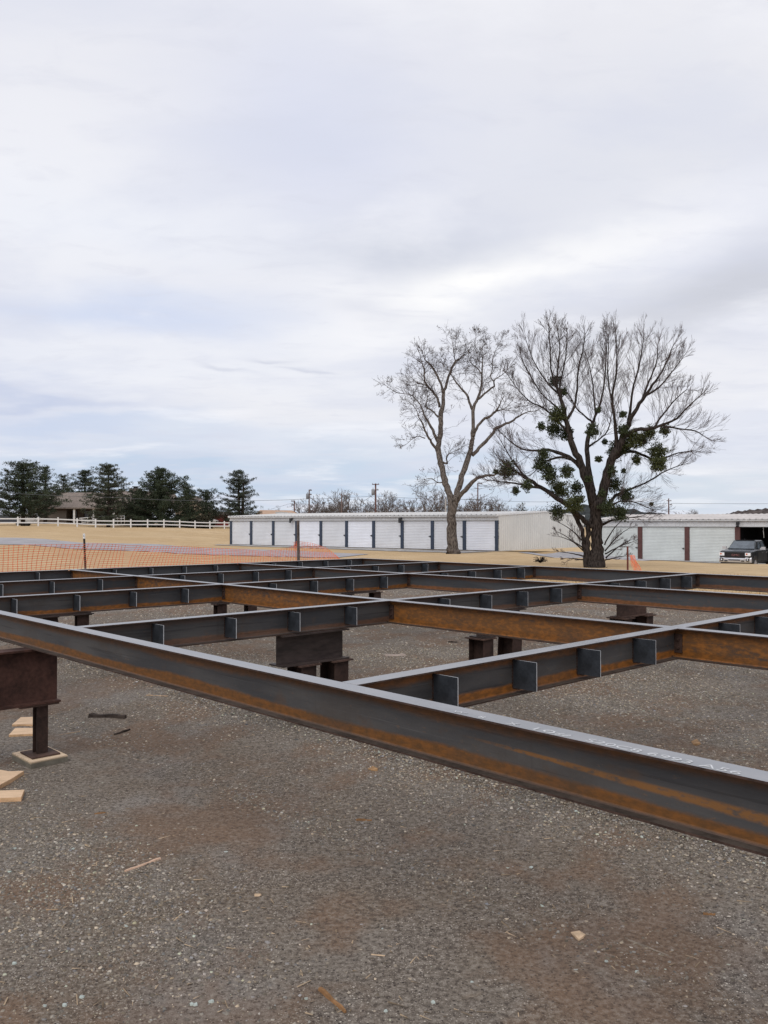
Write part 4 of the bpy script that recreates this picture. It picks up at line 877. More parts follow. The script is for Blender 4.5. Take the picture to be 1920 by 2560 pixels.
# annex behind the right pines (stone-coloured)
M_STONEW = simple('tan_stone_wall', (.40, .32, .24), .9, .1, 0, .25, 2)
q0 = at(470, 1318, 146); an = empty('stone_annex', (q0.x, 146, tz(q0.x, 146)), 0, 'tan stone gable end glimpsed between two pines', 'house'); s_ = .0652
m = MB(); m.prism([(-2.2, -.5), (3.2, -.5), (3.2, 2.6), (.3, 4.9), (-2.2, 2.6)], 0, 6, 0); m.build('wall', M_STONEW, an); m = MB(); m.prism([(-2.5, 2.45), (.3, 5.0), (3.5, 2.45), (3.5, 2.65), (.3, 5.25), (-2.5, 2.65)], -.3, 6.3); m.build('roof', M_SHING, an)
q1 = at(552, 1318, 151); sh = empty('red_shed', (q1.x, 151, tz(q1.x, 151)), 0, 'small dark red shed beside the conifer', 'shed'); m = MB(); m.box(-3.2, 1.3, 0, 4, -.3, at(0, 1286, 146).z-sh.location.z); m.build('wall', simple('dark_red_siding', (.16, .035, .032), .8, .2, 0, .15, 2), sh)
m = MB(); zt_ = at(0, 1286, 146).z-sh.location.z; m.prism([(-.3, zt_), (4.3, zt_), (2, zt_+.5)], -3.4, 1.5, 0, None, 'x'); m.build('roof', M_SHING, sh); m = MB(); m.box(1.31, 1.75, .2, 3.5, -.3, zt_-.05); m.build('end_panel', M_PANEL, sh)
# parked vehicles seen between the trunks
def far_car(px, py, Y, ln, label, paint, rz):
    p = at(px, py, Y); z0 = tz(p.x, Y); t = empty('parked_car', (p.x, Y, z0), rz, label, 'car'); m = MB()
    m.prism([(-ln/2, .35), (-ln/2, .85), (-ln*.30, .98), (-ln*.14, 1.42), (ln*.22, 1.45), (ln*.38, 1.0), (ln/2, .9), (ln/2, .35)], -.85, .85); m.build('body', paint, t)
    m = MB(); m.prism([(-ln*.25, 1.0), (-ln*.12, 1.36), (ln*.20, 1.39), (ln*.33, 1.02)], -.86, .86); m.build('window', M_PANE, t)
    for x in (-ln*.31, ln*.31):
        for y in (-.8, .8):
            m = MB(); m.tube([(x, y-.1, .33), (x, y+.1, .33)], .33, 14); m.build('wheel', M_BLACK, t)
    return t
far_car(18, 1300, 122, 5.6, 'dark car parked at the left edge behind the white fence', simple('dark_blue_paint', (.03, .035, .05), .3, .5, 0, .1, 1), .1)
far_car(512, 1305, 148, 4.4, 'small white car behind the fence near the red shed', simple('white_car_paint', (.7, .7, .7), .35, .5, 0, .05, 1), 0)
tw = at(72, 1300, 119); tl = empty('utility_trailer', (tw.x, 119, tz(tw.x, 119)), .2, 'small white trailer by the trunk of the left pine', 'trailer'); m = MB(); m.prism([(-1.3, .5), (1.1, .5), (1.4, 1.1), (1.0, 1.75), (-1.3, 1.75)], -.8, .8); m.build('box_body', M_WHITE, tl)
m = MB(); [m.tube([(-.2, y-.08, .3), (-.2, y+.08, .3)], .3, 12) for y in (-.75, .75)]; m.build('wheel', M_BLACK, tl); m = MB(); m.tube([(1.0, 0, .5), (2.2, 0, .45)], .05, 5); m.build('drawbar', M_BLACK, tl)

# far building with tan roof between conifer and poles; low white roof on the skyline
M_TANROOF = simple('tan_shingle_roof', (.44, .30, .215), .9, .1, 0, .08, 1)
p = at(700, 1285, 150); tb = empty('tan_roof_building', (p.x, 150, 0), 0, 'distant building with tan roof rising behind the left end of the shed', 'building')
def rl(px, py, Y=150): return at(px, py, Y)-tb.location
m = MB(); m.add([rl(634, 1290), rl(760, 1296), rl(731, 1276, 156), rl(650, 1275, 156)], [(0, 1, 2, 3)]); m.add([rl(731, 1276, 156), rl(650, 1275, 156), rl(640, 1290, 164), rl(760, 1290, 164)], [(0, 1, 2, 3)]); m.build('roof', M_TANROOF, tb)
m = MB(); a, b = rl(636, 1291, 151), rl(758, 1296, 151); m.box(a.x, b.x, 1.0, 13, -.5, a.z-.1); m.build('wall', M_STONEW, tb)
m = MB(); m.add([rl(687, 1280, 149.5), rl(702, 1279, 149.5), rl(775, 1288, 149.5), rl(775, 1296, 149.5), rl(693, 1286, 149.5)], [(0, 1, 2, 3, 4)]); v0 = list(m.v); m.v += [(x, y+3, z) for x, y, z in v0]; m.f.append((5, 9, 8, 7, 6)); m.m.append(0); m.sm.append(False)
for i in range(5): m.f.append((i, (i+1) % 5, 5+(i+1) % 5, 5+i)); m.m.append(0); m.sm.append(False)
m.build('lean_to_roof', M_GUT, tb)
p = at(960, 1284, 170); lb = empty('flat_roof_building', (p.x, 170, -.3), 0, 'low pale flat roof just above the shed ridge by the tall pole', 'building'); m = MB(); x0, x1 = at(920, 0, 170).x-p.x, at(985, 0, 170).x-p.x; m.box(x0, x1, 0, 8, 0, at(0, 1281, 170).z+.3); m.build('wall', M_PANEL, lb); m = MB(); m.box(x0-.3, x1+.3, -.3, 8.3, at(0, 1281, 170).z+.302, at(0, 1280, 170).z+.33); m.build('roof', M_WHITE, lb)

# ------------------------------------------------------------------ distant hills
def hill(name, pts, Y, mat, label, depth=60):
    """a ridge whose crest follows the given picture points at distance Y"""
    cr = [at(x, y, Y) for x, y in pts]; co = []; nn = len(cr)
    fx = []
    for i in range(nn*6-5):
        t = i/6; k = min(int(t), nn-2); c = cr[k].lerp(cr[k+1], t-k); c.z += rng.uniform(-.4, .8)*(1 if 0 < i < nn*6-6 else 0); fx.append(c)
    for c in fx: co += [(c.x, c.y-depth*.9, -3), (c.x, c.y-depth*.4, c.z*.6-.5), (c.x, c.y, c.z), (c.x, c.y+depth, -3)]
    co = np.array(co); n_ = len(fx); i = np.arange(n_-1)[:, None]*4+np.arange(3)[None]; fc = np.stack([i, i+4, i+5, i+1], -1).reshape(-1, 4)
    return tag(inst(name, np_mesh(name, co, fc, mat, smooth=True)), label, None, None, 'structure')
M_HILL = simple('wooded_winter_hill', (.090, .075, .070), .95, .05, 0, .45, .35); M_HILLD = simple('dark_wooded_hill', (.045, .050, .050), .95, .05, 0, .4, .3)
hill('hill', [(1812, 1288), (1845, 1280), (1880, 1276), (1920, 1271), (1990, 1262), (2120, 1250), (2300, 1262), (2450, 1290)], 420, M_HILL, 'brown wooded hill at the right edge of the skyline')
hill('far_hill', [(1240, 1290), (1330, 1281), (1400, 1276), (1440, 1265), (1490, 1262), (1560, 1272), (1640, 1284), (1700, 1291)], 380, M_HILLD, 'dark wooded hill behind the big tree trunk')

# ------------------------------------------------------------------ bare trees
class Tree:
    def __init__(s): s.limb = MB(); s.tw = MB(); s.leaf = []
def curve_pts(A, d, ln, n_, wob, rg, up=0.0, pull=None):
    pts = [Vector(A)]; d = Vector(d).normalized()
    for i in range(n_):
        d = (d+Vector((rg.uniform(-wob, wob), rg.uniform(-wob, wob), rg.uniform(-wob, wob)+up))+(pull*.08 if pull else Vector())).normalized(); pts.append(pts[-1]+d*ln/n_)
    return pts, d
def twig_rec(T, A, d, ln, r_, lev, P, rg):
    A = Vector(A)
    n_ = P['seg'] if lev > 0 else 3
    pts, _ = curve_pts(A, d, ln, n_, P['wob'], rg, P['up']); rs = [max(P['rmin'], r_*(1-.75*i/n_)) for i in range(n_+1)]
    T.tw.tube(pts, rs, 3, 0, True, False)
    if rg.random() < P['leaf'] and lev == 0: T.leaf.append(pts[-1])
    if lev <= 0: return
    k = P['kids'][lev] if lev < len(P['kids']) else P['kids'][-1]
    for j in range(k):
        t = rg.uniform(.18, 1.0); i = min(int(t*n_), n_-1); b = pts[i].lerp(pts[i+1], t*n_-i); dd = (pts[i+1]-pts[i]).normalized()
        q = Vector((rg.gauss(0, 1), rg.gauss(0, 1), rg.gauss(0, 1))); q = (q-dd*q.dot(dd)).normalized(); ang = R(rg.uniform(*P['ang']))
        twig_rec(T, b, dd*math.cos(ang)+q*math.sin(ang), ln*rg.uniform(*P['lr'])*(1.05-.45*t), max(P['rmin'], rs[i]*.6), lev-1, P, rg)
def big_tree(name, base, limbs, scale, Y, P, barkm, twigm, label, cat, conv, depthf, rg, twig_from=12):
    """limbs: lists of (x, y, r) in picture units; each limb gets its own drift in depth"""
    T = Tree(); org = Vector(base); ends = []
    tr_ = MB(); store = []
    for li, limb in enumerate(limbs):
        pts = []; dd = depthf(li, limb)
        # start depth: that of the nearest point of an earlier limb
        y0 = 0.0; best = 1e9
        for (q, _) in store:
            for p_ in q:
                dxx = math.hypot(p_[3]-limb[0][0], p_[4]-limb[0][1])
                if dxx < best: best = dxx; y0 = p_[1]
        acc = 0.0
        for i, (x, y, r_) in enumerate(limb):
            if i: acc += math.hypot(x-limb[i-1][0], y-limb[i-1][1])*scale
            w_ = at(*conv(x, y), Y); yy = y0+dd*acc; k = (Y+yy)/Y
            pts.append((w_.x*1.0-org.x+(w_.x*(k-1)), yy, (w_.z-CAMZ)*k+CAMZ-org.z, x, y, r_*scale*k))
        store.append((pts, li))
        # smooth subdivision
        vp = [Vector(p_[:3]) for p_ in pts]; rr = [p_[5] for p_ in pts]; sp_, sr = [], []
        for i in range(len(vp)-1):
            p0 = vp[max(i-1, 0)]; p1 = vp[i]; p2 = vp[i+1]; p3 = vp[min(i+2, len(vp)-1)]
            for t in (0, .33, .66):
                a = .5*((2*p1)+(p2-p0)*t+(2*p0-5*p1+4*p2-p3)*t*t+(3*p1-p0-3*p2+p3)*t**3); jit = .35*min(rr[i], .12)
                sp_.append(a+Vector((rg.uniform(-jit, jit), rg.uniform(-jit, jit), rg.uniform(-jit, jit)))); sr.append((rr[i]*(1-t)+rr[i+1]*t)*rg.uniform(.94, 1.07))
        sp_.append(vp[-1]); sr.append(rr[-1]); tr_.tube(sp_, sr, 12 if sr[0] > .15 else 7, 0, True)
        # twigs
        low = .42 if (limb[0][2] == 4 and len(limb) == 4 and limb[0][1] > 1100) else 1.0
        for i in range(1, len(sp_)):
            if sr[i] > P['rmax'] or (low < 1 and rg.random() < .5): continue
            seg = (sp_[i]-sp_[i-1]).length; cnt = P['dens']*seg*(1.0 if sr[i] > P['rmax']*.5 else 1.35); c = int(cnt)+(1 if rg.random() < cnt-int(cnt) else 0)
            dd_ = (sp_[i]-sp_[i-1]).normalized()
            for j in range(c):
                q = Vector((rg.gauss(0, 1), rg.gauss(0, 1)*.9, rg.gauss(0, .8)+.25)); q = (q-dd_*q.dot(dd_)).normalized(); ang = R(rg.uniform(*P['ang0'])); d = dd_*math.cos(ang)+q*math.sin(ang)
                ln = rg.uniform(*P['len'])*(.65+.5*min(1, sr[i]/P['rmax']))*low*(P['tl']+(1-P['tl'])*min(1, 1.7*(1-i/len(sp_)))); twig_rec(T, sp_[i], d, ln, min(sr[i]*.55, P['rt']), P['lev'], P, rg)
        for j in range(P['tip'] if sr[-1] < .05 else 0): twig_rec(T, sp_[-1], (sp_[-1]-sp_[-2]).normalized()+Vector((rg.gauss(0, .3), rg.gauss(0, .3), rg.gauss(0, .2))), rg.uniform(*P['len'])*low*P['tl'], sr[-1]*.8, P['lev'], P, rg)
    rt = empty(name, base, 0, label, cat); tr_.build('trunk', barkm, rt); o = T.tw.build('twigs', twigm, rt)
    return rt, T
def flare(base_pt, r_, mb, n_=7, ln=.5):
    pass
# tree one: bare tree with a few clinging leaves (units: quarter-scale picture squares)
def cv1(x, y): return (940+x*.2411, 800+y*.2411)
o1 = 1161
T1 = [
 [(800, o1+1262, 80), (797, o1+1235, 66), (792, o1+1150, 55), (786, o1+1000, 51), (785, o1+850, 48), (790, o1+740, 50), (795, o1+690, 46)],
 [(785, o1+740, 40), (745, o1+600, 35), (705, o1+480, 33), (675, o1+350, 31), (650, o1+250, 30), (640, o1+150, 29), (660, 1180, 27), (665, 1050, 26), (665, 950, 26), (690, 850, 20), (695, 740, 18), (730, 640, 14), (765, 520, 13), (825, 410, 11), (870, 375, 8), (910, 340, 5)],
 [(695, 745, 14), (670, 640, 12), (610, 520, 11), (560, 440, 10), (500, 390, 5), (470, 300, 3)],
 [(655, 880, 15), (630, 790, 13), (580, 720, 12), (520, 660, 11), (490, 580, 9), (490, 490, 8), (460, 400, 4), (440, 320, 3)],
 [(520, 655, 7), (460, 640, 6), (400, 615, 4), (340, 560, 2)],
 [(640, 990, 11), (600, 940, 9), (550, 905, 8), (505, 880, 7), (525, 800, 4), (520, 730, 3)],
 [(630, 1240, 17), (580, 1120, 15), (520, 1020, 12), (480, 930, 9), (440, 850, 6), (370, 770, 5), (300, 745, 4), (200, 730, 3), (100, 670, 2)],
 [(630, 1340, 16), (580, 1270, 14), (540, 1210, 12), (500, 1130, 10), (465, 1040, 9), (430, 990, 5), (400, 900, 3), (330, 830, 2)],
 [(690, o1+300, 12), (740, o1+315, 9), (725, o1+260, 7), (745, o1+220, 5), (800, o1+190, 3), (880, o1+150, 2)],
 [(825, 410, 7), (810, 330, 6), (800, 250, 4), (780, 150, 2)],
 [(690, o1+510, 8), (640, o1+515, 5), (600, o1+490, 5), (570, o1+470, 4), (500, o1+480, 2)],
 [(500, 1210, 6), (440, 1190, 4), (380, 1200, 3), (300, 1270, 2)],
 [(815, o1+720, 38), (850, o1+600, 33), (880, o1+490, 30), (920, o1+370, 29), (970, o1+230, 27), (1000, o1+90, 24), (1005, 1250, 22), (1015, 1100, 20), (1015, 920, 18), (1050, 820, 15), (1090, 720, 12), (1110, 620, 11), (1110, 540, 10), (1115, 420, 6), (1110, 300, 4), (1120, 200, 2)],
 [(1010, 920, 14), (980, 830, 13), (950, 760, 12), (890, 690, 10), (830, 620, 8), (780, 540, 5), (740, 480, 3), (720, 380, 2)],
 [(1070, 800, 12), (1140, 740, 11), (1200, 690, 10), (1240, 660, 9), (1240, 600, 7), (1330, 540, 4), (1390, 480, 3)],
 [(1240, 620, 6), (1200, 560, 5), (1220, 480, 4), (1230, 350, 3), (1300, 200, 2)],
 [(1108, 540, 7), (1075, 490, 6), (1040, 460, 6), (980, 400, 3), (960, 280, 2)],
 [(1040, 460, 4), (1060, 350, 3), (1040, 250, 2), (1045, 130, 1.5)],
 [(1020, 1190, 16), (1050, 1110, 15), (1110, 1020, 14), (1190, 980, 14), (1250, 930, 12), (1290, 880, 8), (1310, 830, 5), (1350, 760, 3)],
 [(1250, 930, 8), (1310, 910, 6), (1360, 890, 4), (1430, 820, 2)],
 [(820, o1+750, 28), (870, o1+660, 26), (930, o1+590, 24), (1010, o1+510, 22), (1060, o1+470, 18), (1160, o1+440, 14), (1230, o1+435, 11), (1300, o1+400, 6), (1350, o1+350, 3)],
 [(1000, o1+225, 20), (1080, o1+150, 18), (1150, o1+80, 18), (1220, o1+10, 17), (1250, 1110, 17), (1330, 1070, 14), (1430, 1030, 12), (1500, 980, 9), (1600, 930, 6), (1680, 925, 3), (1760, 880, 2)],
]
Y1 = 55.0; sc1 = .2411/FPX*Y1; bt = at(*cv1(800, o1+1255), Y1); base1 = (bt.x, Y1, bt.z-.02)
rg1 = random.Random(5)
P1 = dict(tl=.62, seg=5, wob=.30, up=.03, rmin=.0056, leaf=.30, kids=[0, 4, 5], ang=(22, 58), lr=(.45, .75), rmax=.085, dens=4.6, ang0=(30, 80), len=(.9, 2.1), rt=.018, lev=2, tip=2)
t1, TT1 = big_tree('bare_tree', base1, T1, sc1, Y1, P1, M_BARK1, M_TWIG1, 'tall bare tree with forked grey trunk before the white shed', 'tree', cv1, lambda li, l: 0.0 if li in (0,) else rg1.uniform(-.45, .45), rg1)
def leaves(pts, size, tint, name, parent, mat, n_per=1):
    P_ = np.array([tuple(p_) for p_ in pts for _ in range(n_per)]); n_ = len(P_)
    if n_ == 0: return
    co = np.repeat(P_[:, None, :], 3, 1)+nrg.normal(0, size, (n_, 3, 3)); cr = np.array(tint)[None]*(.6+.8*nrg.random(n_))[:, None]
    return inst(name, np_mesh(name, co.reshape(-1, 3), np.arange(n_*3).reshape(-1, 3), mat, colr=np.repeat(cr, 3, 0)), parent)
lv = leaves(TT1.leaf, .030, (.12, .085, .055), 'dead_leaves', t1, M_BLADE); lv['kind'] = 'stuff'

# tree two: broad dark tree full of mistletoe
def cv2(x, y): return (920+x*.5184, 760+y*.5184)
T2 = [
 [(1100, 1285, 58), (1100, 1262, 48), (1103, 1225, 40), (1105, 1180, 32), (1105, 1130, 27), (1104, 1060, 28), (1100, 985, 31), (1102, 950, 31)],
 [(1066, 1275, 24), (1060, 1200, 16), (1057, 1132, 12), (1062, 1080, 13), (1082, 1030, 15)],
 [(1058, 1270, 18), (1044, 1190, 11), (1038, 1132, 10), (1020, 1070, 10), (992, 1010, 13), (940, 952, 13), (880, 920, 11), (820, 880, 10), (760, 842, 8), (700, 805, 5), (640, 765, 3)],
 [(1085, 1070, 14), (1040, 1045, 13), (1005, 1010, 13), (985, 990, 12)],
 [(830, 885, 7), (740, 868, 5), (650, 855, 4), (560, 845, 2)],
 [(765, 845, 6), (710, 790, 4), (655, 715, 2.5), (610, 640, 2)],
 [(1092, 965, 28), (1062, 865, 21), (1030, 790, 19), (1000, 710, 17), (970, 640, 15), (950, 560, 13), (930, 470, 10), (910, 410, 8), (890, 370, 6), (872, 300, 4), (866, 200, 3), (860, 95, 2)],
 [(1028, 785, 12), (980, 742, 10), (920, 715, 9), (860, 695, 7), (790, 700, 5), (720, 690, 4), (650, 640, 2.5), (600, 590, 2)],
 [(985, 745, 8), (920, 730, 6), (860, 745, 5), (820, 765, 4), (790, 800, 2)],
 [(965, 625, 7), (900, 545, 5), (830, 490, 4), (760, 455, 3), (700, 395, 2), (660, 340, 1.5)],
 [(945, 545, 6), (895, 480, 4), (830, 425, 3), (765, 330, 3), (720, 245, 2)],
 [(955, 545, 8), (990, 475, 6), (1003, 400, 5), (1010, 300, 4), (1030, 220, 3), (1045, 130, 2)],
 [(908, 420, 6), (860, 375, 4), (810, 305, 3), (770, 230, 2), (742, 150, 1.5)],
 [(912, 430, 6), (922, 350, 4), (945, 250, 3), (955, 120, 2)],
 [(900, 385, 5), (905, 300, 4), (915, 200, 3), (905, 110, 2)],
 [(1078, 900, 18), (1055, 770, 13), (1055, 660, 12), (1068, 600, 10), (1095, 535, 6), (1122, 465, 5), (1140, 380, 4), (1150, 280, 3), (1157, 145, 2)],
 [(1060, 680, 6), (1110, 650, 4), (1160, 600, 3), (1180, 520, 2)], [(1085, 560, 6), (1045, 530, 4), (1000, 490, 3), (960, 420, 2)],
 [(1098, 530, 5), (1090, 440, 4), (1080, 350, 3), (1060, 260, 2)],
 [(1118, 970, 30), (1140, 870, 25), (1170, 780, 23), (1200, 700, 21), (1225, 650, 18), (1255, 590, 14), (1280, 530, 11), (1320, 470, 9), (1370, 400, 7), (1420, 330, 5), (1460, 260, 3), (1490, 185, 2)],
 [(1205, 700, 12), (1200, 600, 9), (1190, 520, 7), (1180, 430, 6), (1198, 350, 5), (1205, 240, 3), (1200, 135, 2)],
 [(1185, 480, 5), (1165, 380, 4), (1160, 280, 3), (1165, 140, 2)],
 [(1262, 575, 9), (1278, 470, 6), (1285, 400, 5), (1310, 320, 4), (1330, 220, 3), (1340, 150, 2)],
 [(1330, 460, 7), (1360, 380, 5), (1390, 310, 4), (1410, 250, 3), (1412, 190, 2)],
 [(1228, 645, 13), (1300, 600, 10), (1380, 590, 8), (1440, 570, 6), (1510, 540, 5), (1570, 480, 3), (1632, 425, 2)],
 [(1440, 580, 6), (1520, 590, 4), (1600, 600, 3), (1645, 625, 2)], [(1390, 590, 6), (1440, 520, 4), (1500, 450, 3), (1560, 400, 2)],
 [(1350, 430, 6), (1420, 390, 4), (1480, 320, 3), (1535, 250, 2)],
 [(1180, 750, 12), (1235, 712, 9), (1300, 705, 7), (1350, 725, 6), (1400, 745, 6), (1460, 730, 4), (1520, 710, 3), (1600, 700, 2)],
 [(1130, 1010, 14), (1160, 965, 9), (1200, 920, 8), (1260, 890, 6), (1320, 870, 4), (1400, 830, 4), (1450, 800, 3), (1530, 770, 2)],
 [(1140, 1000, 8), (1210, 950, 4), (1290, 950, 3), (1370, 980, 2)], [(1128, 1060, 8), (1180, 1040, 5), (1250, 1030, 3), (1320, 1020, 2)],
]
for (x, y, dx, dy) in ((1050, 1205, -150, -110), (1045, 1180, -130, -60), (1042, 1215, -120, -20), (1050, 1160, -140, -110), (1042, 1235, -90, -10), (1148, 1225, 130, -90), (1146, 1190, 120, -110), (1146, 1235, 100, -20), (1142, 1160, 90, -120), (1148, 1205, 140, -60)):
    T2.append([(x, y, 4), (x+dx*.35, y+dy*.45, 3), (x+dx*.7, y+dy*.8, 2), (x+dx, y+dy, 1.2)])
Y2 = 35.0; sc2 = .5184/FPX*Y2; bt = at(*cv2(1098, 1272), Y2); base2 = (bt.x, Y2, bt.z); rg2 = random.Random(9)
P2 = dict(tl=.52, seg=5, wob=.13, up=.07, rmin=.0030, leaf=0, kids=[0, 4, 6], ang=(12, 32), lr=(.5, .8), rmax=.075, dens=4.6, ang0=(20, 52), len=(.8, 1.65), rt=.011, lev=2, tip=2)
t2, TT2 = big_tree('mistletoe_tree', base2, T2, sc2, Y2, P2, M_BARK2, M_TWIG2, 'wide dark bare tree hung with green mistletoe beside the maroon-post shed', 'tree', cv2, lambda li, l: 0.0 if li < 2 else rg2.uniform(-.5, .5), rg2)
MI = [(893, 357, 28), (928, 412, 20), (820, 580, 17), (905, 525, 40), (885, 592, 38), (950, 615, 33), (1080, 600, 30), (1112, 500, 13), (1235, 520, 17), (652, 795, 42), (692, 895, 17), (832, 720, 28), (818, 770, 30), (865, 820, 36), (950, 798, 30),
      (915, 890, 44), (985, 960, 40), (905, 1000, 32), (1000, 880, 28), (1158, 975, 34), (1190, 862, 32), (1250, 920, 34), (1220, 1005, 34), (1200, 700, 38), (1285, 640, 44), (1370, 610, 28), (1450, 600, 25), (1412, 710, 42), (1415, 765, 34), (1305, 742, 22),
      (1240, 797, 11), (1112, 740, 15), (750, 870, 24), (1380, 960, 8), (592, 802, 12), (1145, 655, 13), (1060, 835, 16), (1180, 800, 22), (1130, 905, 16), (1235, 600, 24), (1335, 650, 26), (1015, 935, 20), (1245, 680, 28), (860, 780, 20)]
nm_ = 0
for (x, y, r_) in MI:
    w_ = at(*cv2(x, y), Y2); rr = r_*sc2*1.12; yy = rg2.uniform(-1.0, 1.0); k = (Y2+yy)/Y2; c = Vector((w_.x*k-base2[0], yy, (w_.z-CAMZ)*k+CAMZ-base2[2]))
    n_ = int(1150*(r_/30)**2)+150; d = nrg.normal(0, 1, (n_, 3)); d /= np.linalg.norm(d, axis=1)[:, None]; rad = rr*(.20+.86*nrg.random(n_)**.6); lump = 1+.30*np.sin(d[:, 0]*6+x)*np.sin(d[:, 1]*5+y)+.25*np.sin(d[:, 2]*7+y); P_ = np.array(c)+d*(rad*lump)[:, None]*np.array([1, 1, 1.02]); s = .026+.026*nrg.random(n_)
    t_ = nrg.normal(0, 1, (n_, 3)); t_[:, 2] -= .8; t_ /= np.linalg.norm(t_, axis=1)[:, None]; q = np.cross(t_, nrg.normal(0, 1, (n_, 3))); q /= np.linalg.norm(q, axis=1)[:, None]
    co = np.stack([P_-q*s[:, None]*.5, P_+t_*s[:, None], P_+q*s[:, None]*.5, P_-t_*s[:, None]*.8], 1); br = .55+.8*nrg.random(n_); yl = .25 if r_ > 38 or x > 1290 else 0; cr = np.stack([(.040+.06*yl)*br, (.052+.05*yl)*br, .021*br], 1)
    o = inst('mistletoe_clump', np_mesh('mistletoe_clump', co.reshape(-1, 3), np.arange(n_*4).reshape(-1, 4), M_LEAFY, colr=np.repeat(cr, 4, 0)), t2); o['kind'] = 'stuff'

t2.scale = (.95, .97, .985); t1.scale = (.965, .97, .985)

# ------------------------------------------------------------------ far bare trees along the skyline
PF = dict(seg=4, wob=.22, up=.05, rmin=.022, leaf=0, kids=[0, 3, 3], ang=(20, 50), lr=(.5, .8), rmax=1, dens=0, ang0=(20, 60), len=(2, 3), rt=.05, lev=2, tip=0)
def far_tree_mesh(seed, hh, spread, lev=2, stems=5):
    rg = random.Random(seed); T = Tree(); mb = MB()
    mb.tube([(0, 0, 0), (0.1, 0, hh*.12), (0, 0, hh*.22)], [.30, .24, .2], 7)
    for i in range(stems):
        a = 6.283*i/stems+rg.uniform(-.4, .4); tilt = rg.uniform(.25, 1.0)*spread; d = Vector((math.cos(a)*tilt, math.sin(a)*tilt*.8, 1)).normalized(); pts, dl = curve_pts((0, 0, hh*.18), d, hh*rg.uniform(.55, .8), 6, .14, rg, .02)
        mb.tube(pts, [.16-.02*k for k in range(7)], 5)
        for k in range(1, 7):
            for j in range(3):
                dd = (pts[k]-pts[k-1]).normalized(); q = Vector((rg.gauss(0, 1), rg.gauss(0, 1), rg.gauss(0, .7)+.3)); q = (q-dd*q.dot(dd)).normalized(); ang = R(rg.uniform(25, 65)); twig_rec(T, pts[k], dd*math.cos(ang)+q*math.sin(ang), hh*rg.uniform(.16, .32), .05, lev, PF, rg)
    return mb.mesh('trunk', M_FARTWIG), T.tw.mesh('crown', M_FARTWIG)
FT = [far_tree_mesh(21, 7.5, 1.3), far_tree_mesh(22, 7.0, 1.0), far_tree_mesh(23, 8.5, .9)]
FAR = [(778, 168, 1240, 0, 'left of the second utility pole behind the shed'), (812, 172, 1237, 1, 'between the second and third utility poles'), (852, 165, 1235, 2, 'just right of the third utility pole'), (893, 170, 1238, 0, 'left of the tall pole with the transformer'),
       (925, 175, 1243, 1, 'directly behind the tall transformer pole'), (965, 168, 1239, 2, 'right of the tall transformer pole'), (1000, 176, 1244, 1, 'half way between the transformer pole and the forked trunk'), (1052, 165, 1232, 0, 'left of the forked trunk above the shed roof'), (1090, 160, 1230, 2, 'close left of the forked trunk'),
       (1168, 162, 1234, 1, 'close right of the forked trunk above the shed'), (1205, 165, 1240, 0, 'behind the skyline pole right of the forked trunk'), (1240, 172, 1250, 2, 'above the right end of the white shed roof'), (1280, 185, 1262, 1, 'small above the shed gable'), (1325, 190, 1266, 0, 'faint behind the low mistletoe branches'),
       (1705, 230, 1280, 1, 'tiny right of the pole above the maroon-post shed'), (1730, 235, 1281, 2, 'tiny on the skyline left of the right-hand hill'), (680, 200, 1270, 0, 'tiny above the tan roof')]
for i, (px, Y, ytop, v, lab) in enumerate(FAR):
    ytop += 9 if ytop < 1256 else 2
    b = at(px, 1300, Y); z0 = tz(b.x, Y)-.2; hh = at(px, ytop, Y).z-z0; rt = empty('winter_tree', (b.x, Y, z0), rng.random()*6.28, f'leafless grey tree {lab}', 'tree', 'bare trees along the skyline'); s = hh/(7.6, 7.0, 8.0)[v]; rt.scale = (s*1.05, s*1.05, s)
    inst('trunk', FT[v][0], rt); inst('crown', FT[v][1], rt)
def bush_mesh(name, w_, h_, n_, tint, s0=.3):
    d = nrg.normal(0, 1, (n_, 3)); d /= np.linalg.norm(d, axis=1)[:, None]; d[:, 2] = np.abs(d[:, 2]); rad = (.35+.7*nrg.random(n_)**.5)*(1+.2*np.sin(d[:, 0]*5)+.15*np.sin(d[:, 1]*7)); P_ = d*rad[:, None]*np.array([w_, w_*.7, h_])
    co = np.repeat(P_[:, None, :], 3, 1)+nrg.normal(0, s0, (n_, 3, 3)); cr = np.array(tint)[None]*(.6+.8*nrg.random(n_))[:, None]
    return np_mesh(name, co.reshape(-1, 3), np.arange(n_*3).reshape(-1, 3), M_NEEDLE, colr=np.repeat(cr, 3, 0))
for (px, Y, ytop, w_, tint, lab) in ((820, 178, 1271, 2.6, (.075, .070, .050), 'rounded olive bush behind the shed between two poles'), (776, 182, 1275, 2.2, (.10, .055, .045), 'reddish brown bush behind the shed near the second pole'), (858, 180, 1276, 3.0, (.08, .070, .055), 'low brown bush behind the shed left of the third pole'),
        (1100, 170, 1262, 5.5, (.085, .072, .062), 'dense brown thicket behind the forked trunk'), (1190, 172, 1258, 5.5, (.080, .068, .060), 'dense brown thicket right of the forked trunk'),
        (1297, 175, 1274, 2.6, (.035, .045, .030), 'dark evergreen bush above the shed gable'), (1360, 175, 1272, 5.0, (.030, .036, .032), 'dark evergreen hedge above the shed gable, left of the big trunk'), (500, 135, 1294, 2.0, (.055, .05, .032), 'clipped dark shrub below the small pine')):
    b = at(px, 1300, Y); z0 = tz(b.x, Y); h_ = at(px, ytop, Y).z-z0; o = inst('bush', bush_mesh('bush', w_, h_, 2600, tint, .13), None, (b.x, Y, z0)); tag(o, lab, 'bush')

